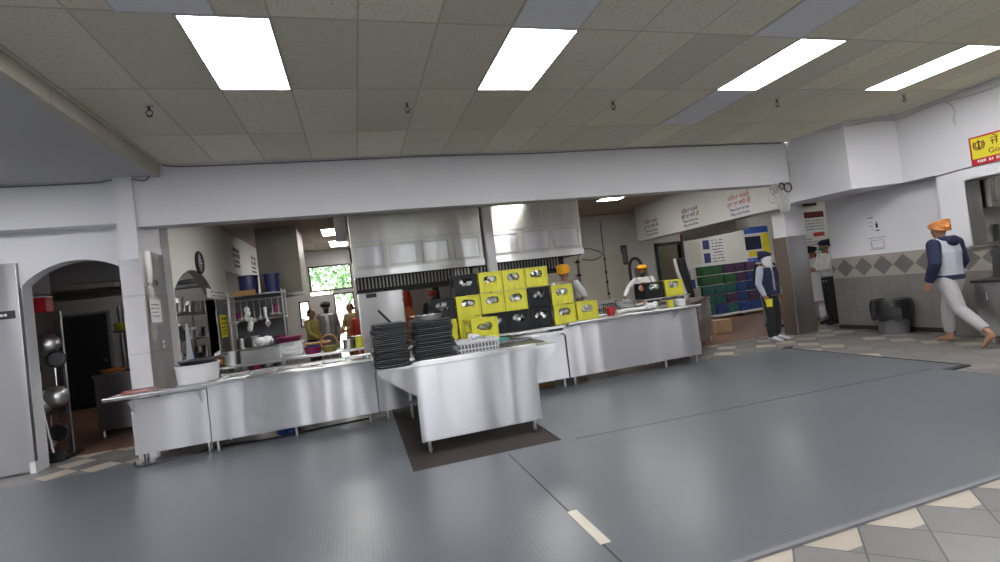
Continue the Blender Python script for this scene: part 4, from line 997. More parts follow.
# arch header sign and yellow jamb sign
wall_sign((-2.45, 10.35, 2.04), PI / 2, 1.4, .16, 'long pale sign across the top right of the kitchen arch', [('scr', (-.45, .45, .09, .04, 'greyplastic', 5)), ('scr', (-.4, .4, .03, .03, 'greyplastic', 6))], name='arch_sign')
sbox('wall_jamb', 'steel_dark', -2.605, -2.438, 10.1, 11.1, 0, 2.02)
wall_sign((-2.433, 10.5, 1.30), PI / 2, .5, .42, 'bright yellow notice on the jamb right of the kitchen arch', [('scr', (-.2, .2, .33, .05, 'ink', 7)), ('scr', (-.2, .2, .25, .03, 'ink', 8)), ('scr', (-.2, .16, .18, .03, 'ink', 9)), ('scr', (-.2, .2, .11, .03, 'ink', 10)), ('scr', (-.2, .1, .05, .03, 'ink', 11))], name='yellow_notice', backing='yellowpaper')
# clock
t = thing('wall_clock', (-2.45, 9.35, 2.62), 'black rimmed round wall clock above the kitchen arch', 'clock')
MB().tube([(.02, .17 * math.cos(a), .17 * math.sin(a)) for a in [2 * PI * k / 28 for k in range(29)]], .028, 8).build('rim', 'black', t, smooth=True)
MB().cyl((0, 0, 0), (.02, 0, 0), .165, seg=28).build('face', 'greyplastic', t)
m = MB(); m.box(.022, .027, -.006, .006, 0, .12); m.box(.022, .027, -.005, .08, -.006, .006); m.build('hands', 'whiteplastic', t)
m = MB()
for k in range(12): a = PI * k / 6; m.ball((.023, .135 * math.cos(a), .135 * math.sin(a)), (.004, .008, .008), 6)
m.build('hour_marks', 'whiteplastic', t)
# yellow banner on right wall
t = thing('yellow_banner', (8.95, 4.32, 2.57), 'yellow banner with red border, emblem and dark Punjabi lettering on the right wall', 'sign', -PI / 2)
MB().box(-.68, 1.2, -.02, 0, -.02, .40, .003).build('red_border', 'redp', t)
MB().box(-.655, 1.18, -.024, -.02, .075, .375).build('yellow_field', 'yellowpaper', t)
text('lettering', 'ਜੇ ਮਾ', 'inkmaroon', .15, t, (-.42, -.028, .235), BK); text('lettering', 'God gr', 'inkmaroon', .105, t, (-.46, -.028, .115), BK)
scribble(t, -.6, .1, .01, .045, 'white', 61, off=-.026)
m = MB(); m.tube([(-.56 + .045 * math.cos(a), -.028, .27 + .045 * math.sin(a)) for a in [2 * PI * k / 20 for k in range(21)]], .007, 6)
m.prism([(-.56, .19), (-.57, .21), (-.567, .33), (-.56, .35), (-.553, .33), (-.55, .21)], -.03, -.026, 'y')
for s in (-1, 1): m.tube([(-.56 + s * .015, -.028, .2), (-.56 + s * .055, -.028, .22), (-.56 + s * .068, -.028, .27), (-.56 + s * .052, -.028, .32)], .008, 6)
m.build('emblem', 'inkmaroon', t)
# papers on recess wall
wall_sign((9.2, 6.73, 1.78), -PI / 2, .24, .36, 'narrow paper with black figure, upper one on the recessed wall', [('scr', (-.1, -.0, .28, .03, 'greyplastic', 12)), ('scr', (-.1, -.02, .2, .02, 'greyplastic', 13)), ('scr', (-.1, -.02, .13, .02, 'greyplastic', 14)), ('scr', (-.1, -.02, .06, .02, 'greyplastic', 15)), ('blk', (.03, .07, .1, .17, 'ink')), ('blk', (.04, .06, .17, .21, 'ink')), ('blk', (.02, .09, .04, .06, 'ink'))], name='paper_notice', backing='wall')
wall_sign((9.2, 6.70, 1.45), -PI / 2, .36, .30, 'wide paper with a faint grey diagram, lower one on the recessed wall', [('scr', (-.15, .15, .24, .02, 'greyplastic', 16)), ('scr', (-.15, .12, .03, .02, 'greyplastic', 17)), ('blk', (-.12, -.11, .06, .2, 'greyplastic')), ('blk', (-.12, .1, .06, .066, 'greyplastic')), ('blk', (.1, .106, .06, .2, 'greyplastic')), ('blk', (-.12, .1, .2, .206, 'greyplastic'))], name='paper_notice', backing='wall')
# posters on far walls
a, b = at(746, 229, YB), at(771, 262, YB)
W, H = 1.0, 1.25
wall_sign((13.2, YB, 1.47), 0, W, H, 'tall blue and yellow poster above the drinks, left of the white pillar', [('blk', (-W / 2, W / 2, 1.0, 1.22, 'blue')), ('blk', (-W / 2, .16, .45, .9, 'navy')), ('blk', (.18, W / 2, .2, .98, 'yellowpaper')), ('blk', (-.42, -.05, .22, .42, 'yellowpaper')), ('blk', (-W / 2, W / 2, 0, .17, 'blue')), ('scr', (-.42, .42, 1.06, .1, 'white', 17)), ('scr', (-.4, .1, .7, .09, 'white', 18)), ('scr', (-.4, .1, .55, .07, 'white', 19)), ('scr', (.2, .45, .6, .06, 'ink', 20)), ('scr', (.2, .45, .4, .06, 'ink', 21)), ('scr', (-.4, .4, .05, .06, 'white', 22))], name='poster')
wall_sign((11.15, YB, 1.55), 0, 1.5, .95, 'pale notice board with blue pictures and printed rows beside the dark doorway', [('blk', (-.7, -.25, .1, .85, 'cream')), ('blk', (-.15, .1, .55, .85, 'inkblue')), ('blk', (-.15, .1, .1, .42, 'inkblue')), ('scr', (-.65, -.3, .7, .05, 'ink', 23)), ('scr', (-.65, -.3, .4, .05, 'inkred', 24))] + [('scr', (.2, .65, .1 + .1 * k, .05, 'ink', 25 + k)) for k in range(8)], name='notice_board')
wall_sign((9.5, 10.9, 2.16), -PI / 2, .7, .2, 'small red and white notice hanging under the second bulkhead', [('blk', (-.33, .33, .02, .18, 'redp')), ('scr', (-.3, .3, .06, .08, 'white', 40))], name='red_notice', backing='redp').location = (9.72, 12.62, 2.42)
wall_sign((10.95, 9.5, 1.28), 0, .9, 1.35, 'tall white notice with dark red heading on the wall behind the white pillar', [('blk', (-.4, .4, 1.15, 1.3, 'inkmaroon')), ('scr', (-.33, .33, 1.19, .07, 'white', 39)), ('blk', (-.0, .35, .68, .78, 'inkred'))] + [('scr', (-.4, .38, .85 + .07 * k, .035, 'greyplastic', 41 + k)) for k in range(4)] + [('scr', (-.4, -.06 if k > 7 else .38, .05 + .07 * k, .035, 'greyplastic', 51 + k)) for k in range(9)], name='poster')
COL.objects[-1]
t = thing('door_closer', (10.75, 9.47, 2.72), 'black door closer arm above the white notice near the pillar', 'door closer'); MB().box(-.05, .3, -.08, 0, 0, .09, .01).build('body', 'black', t); MB().tube([(-.35, -.05, -.02), (0, -.05, .05), (.1, -.05, .05)], .014, 6).build('arm', 'black', t)
t = thing('picture_frame', (8.1, YB, 1.95), 'small dark framed picture on the pale back wall right of the hoods', 'picture'); MB().box(-.1, .1, -.02, 0, -.05, .55, .004).build('frame', 'darkdoor', t); MB().box(-.07, .07, -.024, -.02, 0, .5).build('print', 'greyplastic', t)
# pipes and splash panel on back wall
tag(MB().prism([(4.7, .9), (8.0, .9), (8.0, 2.25), (6.6, 2.3), (5.7, 2.3), (4.9, 1.8)], 13.56, 13.6, 'y').build('splash_panel', 'cream'), 'pale splash panel on the back wall right of the hoods', 'panel')
for x, r, lab in ((6.45, .03, 'dark pipe running down the back wall, left one with fittings'), (7.35, .015, 'thin grey pipe running down the back wall, right one')):
    t = thing('wall_pipe', (x, 13.5, .9), lab, 'pipe'); MB().tube([(0, 0, 0), (0, 0, 1.3 if r > .02 else 2.4)], r, 8).build('pipe', 'greyplastic', t, smooth=True)
    m = MB()
    for z in (.15, .5, .8, 1.2): m.cyl((0, 0, z), (0, 0, z + .07), r * 2, seg=10); m.box(-.12 if r > .02 else -.02, .0, -.02, .02, z + .02, z + .045)
    m.build('fitting', 'black', t)
cable('wall_cable', [(6.45, 13.5, 2.2), (6.6, 13.5, 2.45), (6.9, 13.5, 2.5), (7.3, 13.5, 2.3), (7.0, 13.5, 2.15), (6.6, 13.5, 2.2)], .015, 'dark cable looping across the top of the back wall pipes', 'greyplastic')
t = thing('drying_hood_pipe', (7.95, 12.6, .0), 'curved dark duct arching over a steel cylinder at the far right of the kitchen', 'duct'); 
MB().cyl((.1, .1, 0), (.1, .1, 1.75), .2, seg=20).build('cylinder', 'steel', t, smooth=True); MB().tube([(-.3, .05, 1.4)] + [(-.1 + .2 * math.cos(a), .05, 1.75 + .28 * math.sin(a)) for a in [PI - PI * k / 8 for k in range(9)]], .045, 8).build('arched_pipe', 'black', t, smooth=True)
# coat rail seen under the hood
t = thing('coat_rail', (2.2, 13.55, 1.98), 'pale wooden rail on the far wall with garments hanging, seen under the hood', 'rail'); MB().box(-1.2, 1.4, -.03, 0, 0, .1, .004).build('board', 'wood', t)
m = MB(); [m.tube([(x, -.03, .04), (x, -.09, .03), (x, -.1, .07)], .008, 6) for x in (-.9, -.55, -.2, .1, .5, .8, 1.1)]; m.build('hooks', 'black', t)
def garment(x, w, h, mat, lab, cat='garment', n='hanging_garment'):
    m = MB(); r = random.Random(int(x * 100)); L = []
    for k in range(7):
        f = k / 6; ww = w * (.35 + .65 * min(1, f * 2.2)) * (1 + r.uniform(-.06, .06)); z = -f * h
        L.append([(ww * math.cos(2 * PI * j / 14) * (1 + .12 * math.sin(j * 3)), .06 * math.sin(2 * PI * j / 14), z) for j in range(14)])
    m.rings(L); o = m.build(n, mat, loc=(x, 13.42, 2.02), smooth=True); tag(o, lab, cat)
for q in ((1.3, .13, .8, 'redcl', 'red cloth hanging on the far wall rail'), (.98, .07, .9, 'yellow', 'narrow yellow cloth hanging left of the red cloth'), (2.1, .1, .7, 'blackcl', 'black garment hanging on the rail, left of the dark face'), (2.75, .16, .75, 'blackcl', 'wider black garment hanging at the right of the rail')): garment(*q)

# trash can with black bag
t = thing('trash_can', (8.92, 6.42, 0), 'grey round trash can lined with a black bag against the slate dado', 'trash can')
MB().lathe([(.001, 0), (.2, 0), (.215, .03), (.25, .5), (.262, .5), (.262, .53), (.245, .53), (.205, .04), (.001, .04)], seg=28).build('tub', 'greyplastic', t, smooth=True)
r = random.Random(9); L = []
for k, (rad, z) in enumerate(((.20, .50), (.245, .60), (.285, .60), (.30, .5), (.305, .38), (.30, .25), (.285, .255), (.27, .4), (.26, .52))):
    L.append([((rad + (.012 * math.sin(j * 2.7 + k) if k > 2 else 0)) * math.cos(2 * PI * j / 30), (rad + (.012 * math.sin(j * 2.7 + k) if k > 2 else 0)) * math.sin(2 * PI * j / 30), z + (.02 * math.sin(j * 1.9) if 3 < k < 7 else 0)) for j in range(30)])
MB().rings(L, caps=False).build('bin_bag', 'blackgloss', t, smooth=True)

# right-hand steel cabinet under the hatch, and the hatch room
t = thing('steel_cabinet', (8.68, 3.72, 0), 'stainless cabinet with dark top against the right wall under the hatch, behind the walking person', 'cabinet')
MB().box(-.28, .24, -1.15, 1.15, .12, .86, .006).build('body', 'steel_panel', t); MB().box(-.31, .25, -1.18, 1.18, .86, .9, .006).build('top', 'darkgap', t)
for k in range(4):
    d = MB().box(-.298, -.282, -1.12 + k * .56, -.58 + k * .56, .16, .82, .004).build('door', 'steel_panel', t); MB().tube([(-.32, -.68 + k * .56, .62), (-.32, -.68 + k * .56, .72)], .008, 6).build('handle', 'chrome', d)
for y in (-1.05, 0, 1.05): MB().cyl((-.2, y, 0), (-.2, y, .12), .02, seg=8).build('leg', 'chrome', t)
MB().box(.2, .25, -1.18, 1.18, .9, 1.3, .004).build('backsplash', 'steel_dark', t)
t = thing('hatch_frame', (8.93, 3.75, 1.38), 'stainless frame and sill around the serving hatch in the right wall', 'frame')
MB().box(-.04, .3, -1.4, 1.4, -.03, .0, .004).build('sill', 'steel', t); MB().box(-.015, .27, 1.335, 1.362, 0, .99).build('side_trim', 'steel_dark', t); MB().box(-.015, .27, -1.35, 1.35, .97, .995).build('top_trim', 'steel_dark', t)
t = thing('extractor_hood', (10.55, 5.0, 1.93), 'stainless hood with framed panels seen through the serving hatch', 'hood')
MB().box(-1.3, 1.3, 0, .3, 0, 1.4, .004).build('front_sheet', 'steel_hood', t)
for k in range(4):
    m = MB(); x = -1.2 + k * .62; m.box(x, x + .55, -.02, 0, .08, .11); m.box(x, x + .55, -.02, 0, .42, .45); m.box(x, x + .03, -.02, 0, .08, .45); m.box(x + .52, x + .55, -.02, 0, .08, .45); m.build('panel_frame', 'steel', t)
t = thing('steel_shelf', (10.55, 4.95, 0), 'dark steel back counter seen low through the serving hatch', 'shelf')
MB().box(-1.3, 1.3, -.15, .35, 1.36, 1.4).build('top', 'steel_dark', t); MB().box(-1.28, 1.28, -.12, .35, 0, 1.36).build('body', 'darkgap', t)
tub('steel_pot', (9.55, 5.05, 1.405), .14, .25, 'steel_dark', 'dull steel pot on the back counter inside the hatch', 'pot', t2=1)
tub('detergent_bottle', (9.85, 4.98, 1.405), .05, .26, 'yellow', 'yellow bottle standing inside the serving hatch', 'bottle', lid='yellow', t2=.8)

# left room: door, racks, utensils, cabinet
t = thing('charcoal_door', (-6.0, 13.52, 0), 'large charcoal door on the brown floor beyond the left arch', 'door')
MB().box(-.47, .47, 0, .05, 0.02, 2.13, .004).build('leaf', 'darkdoor', t); m = MB(); m.box(-.52, -.47, -.01, .08, 0, 2.18); m.box(.47, .52, -.01, .08, 0, 2.18); m.box(-.52, .52, -.01, .08, 2.13, 2.18); m.build('frame', 'greyplastic', t); MB().ball((.4, -.05, 1.05), .035, 10).build('handle', 'brass', t, smooth=True)
q = at(122, 350, 9.4)
t = thing('steel_cabinet', (-3.78, 9.7, 0), 'waist high steel cabinet seen between the left arch and the steel column', 'cabinet')
MB().box(-.3, .55, -.35, .5, .1, .95, .006).build('body', 'steel_panel', t); MB().box(-.32, .57, -.37, .52, .95, .98, .004).build('top', 'steel', t)
for x in (-.25, .5): MB().cyl((x, -.3, 0), (x, -.3, .1), .02, seg=8).build('leg', 'steel_dark', t)
tub('orange_bowl', (-3.9, 9.6, .981), .13, .05, 'orangecl', 'orange bowl on the waist high steel cabinet', 'bowl', t2=1.3)
tub('magenta_bowl', (-3.5, 9.75, .981), .12, .09, 'magenta', 'magenta bowl on the waist high steel cabinet, right of the orange one', 'bowl', t2=1.2)
t = thing('wall_shelf', (-3.75, 10.6, 1.62), 'small steel wall shelf with a yellow tub, beyond the steel cabinet', 'shelf'); MB().box(-.5, .5, -.2, .2, 0, .03).build('board', 'steel_dark', t); MB().box(-.5, .5, .2, .22, -.6, .5).build('back_sheet', 'steel_dark', t); MB().box(-.48, -.44, .15, .2, -1.62, .5).box(.44, .48, .15, .2, -1.62, .5).build('post', 'steel_dark', t)
tub('yellow_tub', (-4.1, 10.58, 1.652), .11, .13, 'yellow', 'yellow tub on the small wall shelf beyond the left arch', t2=1.1)
tub('red_tub', (-3.75, 10.58, 1.652), .09, .16, 'redp', 'red tub on the small wall shelf beyond the left arch', t2=1.1)
# white and grey ceiling beams of the left room
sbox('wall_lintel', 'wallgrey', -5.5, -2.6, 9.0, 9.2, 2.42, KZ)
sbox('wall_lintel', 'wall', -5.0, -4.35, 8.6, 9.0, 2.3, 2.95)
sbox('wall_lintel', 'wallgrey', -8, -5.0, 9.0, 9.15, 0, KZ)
for y, z, lab in ((10.6, 2.35, 'lower'), (11.6, 2.5, 'upper')):
    t = thing('ceiling_pipe', (-4.6, y, z), lab + ' pale pipe running across beyond the left arch', 'pipe'); MB().tube([(-1.8, 0, 0), (1.9, 0, .0)], .06, 10).build('pipe', 'steel_dark', t, smooth=True); [MB().box(x, x + .03, -.01, .01, 0, KZ - z).build('hanger', 'steel_dark', t) for x in (-1.2, 0, 1.2)]
# hanging utensil stand just inside the left arch
t = thing('utensil_stand', (-4.16, 8.3, 0), 'crowded stand of hanging cookware just inside the left arch', 'stand')
for x in (-.22, .22): MB().box(x - .015, x + .015, -.02, .02, 0, 2.0).build('upright', 'steel_dark', t)
for z in (.25, .8, 1.35, 1.9): MB().box(-.24, .24, -.02, .02, z, z + .03).build('crossbar', 'steel_dark', t)
MB().box(-.26, .26, -.2, .2, 0, .04).build('foot', 'black', t)
t = thing('red_box', (-4.16, 8.27, 2.002), 'bright red box on top of the crowded utensil stand', 'box'); MB().box(-.17, .14, -.1, .08, 0, .2, .008).build('box', 'redp', t); MB().box(-.175, .145, -.105, .085, .2, .22, .004).build('lid', 'whiteplastic', t)
rk = random.Random(14)
for i, (x, z, k) in enumerate(((-.12, 1.86, 'colander'), (.1, 1.7, 'colander'), (-.08, 1.5, 'pan'), (.14, 1.32, 'ladle'), (-.14, 1.25, 'ladle'), (0, 1.3, 'ladle'), (.12, .98, 'colander'), (-.06, .9, 'colander'), (.18, .62, 'pan'), (-.12, .72, 'ladle'), (.05, .6, 'ladle'), (.2, 1.6, 'pan'))):
    m = MB(); L = .35
    if k == 'ladle': m.tube([(0, 0, 0), (0, -.01, -L)], .009, 6); m.lathe([(.001, -.08), (.05, -.065), (.08, 0), (.074, 0), (.045, -.055), (.001, -.07)], (0, -.06, -L))
    elif k == 'pan': m.tube([(0, 0, 0), (0, -.01, -.14)], .008, 6); m.rings([[(r_ * math.cos(a), -.02 - d_, -.25 + r_ * math.sin(a)) for a in [2 * PI * j / 22 for j in range(22)]] for r_, d_ in ((.005, .0), (.09, .0), (.11, .05), (.115, .05), (.095, -.01), (.005, -.01))])
    else: m.rings([[(r_ * math.cos(a), -.02 - d_, -.14 + r_ * math.sin(a)) for a in [2 * PI * j / 22 for j in range(22)]] for r_, d_ in ((.005, .09), (.07, .08), (.12, .03), (.14, 0), (.15, 0), (.125, .045), (.075, .1), (.005, .11))])
    o = m.build({'ladle': 'ladle', 'pan': 'frying_pan', 'colander': 'colander'}[k], 'chrome' if k != 'pan' else 'black', smooth=True, loc=(-4.16 + x, 8.24 - .03 * (i % 3), z)); o.rotation_euler.z = rk.uniform(-.5, .5)
    lv = 'top' if z > 1.55 else ('middle' if z > 1.1 else 'bottom')
    tag(o, '%s %s hanging in the %s of the crowded stand inside the left arch' % ('black' if k == 'pan' else 'steel', {'ladle': 'ladle', 'pan': 'frying pan', 'colander': 'round colander'}[k], lv), {'ladle': 'ladle', 'pan': 'pan', 'colander': 'colander'}[k], 'cookware on the left stand, %s %s' % (lv, k))
for x, lab in ((-.28, 'left of two white broom handles leaning on the crowded stand'), (.08, 'right of two white broom handles leaning on the crowded stand')):
    t = thing('broom', (-4.1 + x, 8.02, 0), lab, 'broom'); MB().tube([(0, 0, .12), (-.2, .05, 1.6)], .012, 8).build('handle', 'whiteplastic', t); MB().box(-.12, .12, -.03, .03, 0, .13, .01).build('head', 'black', t)

# bottled drinks
t = thing('display_platform', (10.75, 12.2, 0), 'low pale platform carrying the stacked bottled drinks', 'platform')
MB().box(-1.25, 1.3, -.3, .5, .07, .12, .004).build('deck', 'white', t)
for x in (-1.1, 0, 1.15): MB().box(x - .04, x + .04, -.25, .45, 0, .07).build('runner', 'darkgap', t)
pk = {}
rk = random.Random(17)
for row in range(5):
    for c in range(6):
        x = 9.72 + c * .40
        mt = ('teal_shrink' if c < 3 else 'blue_shrink') if row < 3 else ('green_shrink' if c < 3 else 'purple_shrink')
        if row == 0: mt = 'blue_shrink' if c % 2 else 'teal_shrink'
        if rk.random() < .22: mt = rk.choice(['teal_shrink', 'blue_shrink', 'purple_shrink'])
        if row == 4 and c > 4: continue
        if mt not in pk:
            t = thing('bottle_pack', (0, 0, 0), 'x', 'bottle pack')
            m = MB(); prof = [(.001, 0), (.042, 0), (.046, .02), (.046, .17), (.04, .2), (.018, .25), (.018, .262), (.001, .262)]
            for a in range(4): m.lathe(prof, (-.141 + a * .094, -.047, 0), 12); m.lathe(prof, (-.141 + a * .094, .047, 0), 12)
            [m.cyl((-.141 + a * .094, b_, .262), (-.141 + a * .094, b_, .28), .019, seg=10, mi=1) for a in range(4) for b_ in (-.047, .047)]; m.build('bottles', ['clear' if mt != 'blue_shrink' else 'blue_shrink', 'blue' if mt == 'blue_shrink' else 'whiteplastic'], t, smooth=True)
            MB().box(-.196, .196, -.102, .102, .004, .268, .03).build('wrap', mt, t, smooth=True)
            pk[mt] = t; o = t
        else: o = dup(pk[mt], (0, 0, 0))
        o.location = (x, 12.12 + rk.uniform(-.02, .02), .122 + row * .29)
        col = {'teal_shrink': 'teal', 'blue_shrink': 'blue', 'green_shrink': 'green', 'purple_shrink': 'purple'}[mt]
        tag(o, '%s wrapped pack of bottles, %s layer of the stack, %s' % (col, ('bottom', 'second lowest', 'middle', 'second highest', 'top')[row], ('at the left end', 'second from the left', 'left of centre', 'right of centre', 'second from the right', 'at the right end')[c]), 'bottle pack', 'packs of bottled drinks on the platform')
t = thing('side_crate', (9.22, 12.2, 0), 'dull steel box under the white and blue jugs left of the drinks stack', 'box'); MB().box(-.2, .2, -.25, .25, 0, .95, .006).build('body', 'steel_dark', t); MB().box(-.205, .205, -.255, -.25, .6, .63).build('band', 'black', t)
for k, (x, z, mt, nm) in enumerate(((-.1, .952, 'blue', 'blue jug, left one on the steel box'), (.1, .952, 'blue', 'blue jug, right one on the steel box'), (-.1, 1.24, 'whiteplastic', 'white jug stacked above the left blue jug'), (.1, 1.24, 'whiteplastic', 'white jug stacked above the right blue jug'))):
    t = tub('jug', (9.22 + x, 12.15, z), .085, .25, mt, nm, 'jug', lid='whiteplastic', t2=.95)
t = thing('rolled_curtain', (8.6, 11.6, 0), 'tall black roll with a curved white post beside the dark doorway', 'roll')
MB().tube([(.15, 0, 0.0), (.12, 0, .8), (.0, 0, 1.85)], [.16, .17, .13], 14).build('black_roll', 'black', t, smooth=True); MB().tube([(-.08, -.1, 0), (-.06, -.12, .9), (-.22, -.12, 1.5), (-.26, -.1, 1.85)], .05, 10).build('white_post', 'white', t, smooth=True)
tag(MB().box(-.22, .22, -.2, .2, 0, .3, .01).build('cardboard_box', 'cardboard', loc=(7.9, 9.6, 0)), 'brown cardboard box on the floor behind the angled counter', 'box')

# outside seen through the far windows
t = MB().box(-14, 8, YW + .3, 45, -.12, -.02).build('pavement', 'asphalt'); struct(t); t.name = 'ground_outside'
def tree(x, y, h, r, lab, n=900, seed=0):
    t = thing('tree', (x, y, 0), lab, 'tree', group=None); rr = random.Random(seed)
    MB().tube([(0, 0, 0), (.05, 0, h * .4), (0, .1, h * .7)], [.16, .12, .07], 8).build('trunk', 'bark', t, smooth=True)
    m = MB()
    for k in range(n):
        while True:
            p = Vector((rr.uniform(-1, 1), rr.uniform(-1, 1), rr.uniform(-1, 1)))
            if .35 < p.length < 1: break
        p = Vector((p.x * r, p.y * r, h * .68 + p.z * r * .8)); s = rr.uniform(.10, .2)
        q = Quaternion((rr.uniform(-1, 1), rr.uniform(-1, 1), rr.uniform(-1, 1), rr.uniform(-1, 1))).normalized()
        m.b.faces.new([m.b.verts.new(p + q @ Vector(v)) for v in ((-s, 0, 0), (0, -s * .5, 0), (s, 0, .02), (0, s * .5, 0))])
    m.build('foliage', 'foliage', t)
tree(-3.3, 24, 5.6, 2.1, 'leafy green tree outside the far transom window, left one', 1500, 1)
tree(.2, 26.5, 5.2, 2.1, 'leafy green tree outside the far transom window, right one', 1500, 2)
t = thing('outside_wall', (-2, 31, 0), 'pale pinkish building wall outside beyond the trees', 'building'); MB().box(-6, 6, 0, .3, 0, 3.2).build('wall', 'brickout', t); MB().box(-6.2, 6.2, -.3, .5, 3.2, 3.4).build('roof_edge', 'whiteplastic', t)
t = thing('parked_car', (-3.2, 27.5, 0), 'blue grey parked car outside the far window', 'car')
m = MB(); m.prism([(-2.1, .3), (2.1, .3), (2.15, .8), (1.2, .95), (.7, 1.4), (-1.0, 1.42), (-1.6, .98), (-2.15, .85)], -.8, .8, 'y'); m.build('body', 'bluegrey', t)
m = MB(); m.prism([(-1.45, .97), (1.05, .95), (.65, 1.34), (-.95, 1.36)], -.81, -.8, 'y'); m.build('side_window', 'black', t)
for x in (-1.35, 1.35): MB().cyl((x, -.82, .32), (x, -.6, .32), .32, seg=20).build('wheel', 'black', t)
# ------------------------------------------------------------ people
def remeshed(m, name, mat, parent, vox, smooth=2):
    o = m.build(name, mat); md = o.modifiers.new('r', 'REMESH'); md.mode = 'VOXEL'; md.voxel_size = vox; md.use_smooth_shade = True
    if smooth: s = o.modifiers.new('s', 'SMOOTH'); s.iterations = smooth; s.factor = .5
    bpy.context.view_layer.update()
    me = bpy.data.meshes.new_from_object(o.evaluated_get(bpy.context.evaluated_depsgraph_get()))
    o.modifiers.clear(); o.data = me; me.name = name
    me.materials.clear(); me.materials.append(M[mat])
    for p in me.polygons: p.use_smooth = True
    if parent: o.parent = parent
    return o
V = Vector
BASE = dict(pel=(0, 0, .95), waist=(0, 0, 1.10), chest=(0, 0, 1.28), sh=(0, 0, 1.43), neck=(0, -.005, 1.50), head=(0, -.02, 1.60),
            hipL=(.09, 0, .90), kneeL=(.10, -.02, .49), ankL=(.10, .02, .085), toeL=(.13, -.15, .03),
            hipR=(-.09, 0, .90), kneeR=(-.10, -.02, .49), ankR=(-.10, .02, .085), toeR=(-.13, -.15, .03),
            shL=(.185, .0, 1.40), elL=(.25, .02, 1.13), wrL=(.25, -.06, .88), shR=(-.185, 0, 1.40), elR=(-.25, .02, 1.13), wrR=(-.25, -.06, .88))
def tub_(m, a, b, r0, r1, seg=12, **k): m.tube([a, (V(a) + V(b)) / 2, b], [r0, ((r0[0] + r1[0]) / 2, (r0[1] + r1[1]) / 2) if isinstance(r0, tuple) else (r0 + r1) / 2, r1], seg, roundend=True, **k)
def hand(m, w, e, side, curl=.5):
    w, e = V(w), V(e); d = (w - e).normalized(); n = V((-side, 0, 0)); n = (n - d * n.dot(d)); n = n.normalized() if n.length > .2 else V((0, -1, 0)); t = d.cross(n).normalized()
    if t.y > 0: t = -t     # thumb side to the front
    m.tube([w - d * .01, w + d * .04, w + d * .09], [(.022, .026), (.017, .037), (.014, .036)], 10, ref=n, roundend=True)
    for i, L in enumerate((.065, .075, .07, .055)):
        p = w + d * .088 + t * (.030 - i * .020); a = p + (d + n * curl * .3).normalized() * L * .5; b = a + (d + n * curl).normalized() * L * .32; c = b + (d * .8 + n * curl * 1.4).normalized() * L * .25
        m.tube([p - d * .01, a, b, c], [.0092, .0088, .008, .0068], 8, roundend=True)
    p = w + d * .025 + t * .028; m.tube([p, p + (t * .8 + d).normalized() * .035, p + (t * .5 + d * 1.1).normalized() * .062 + n * .008], [.012, .0105, .008], 8, roundend=True)
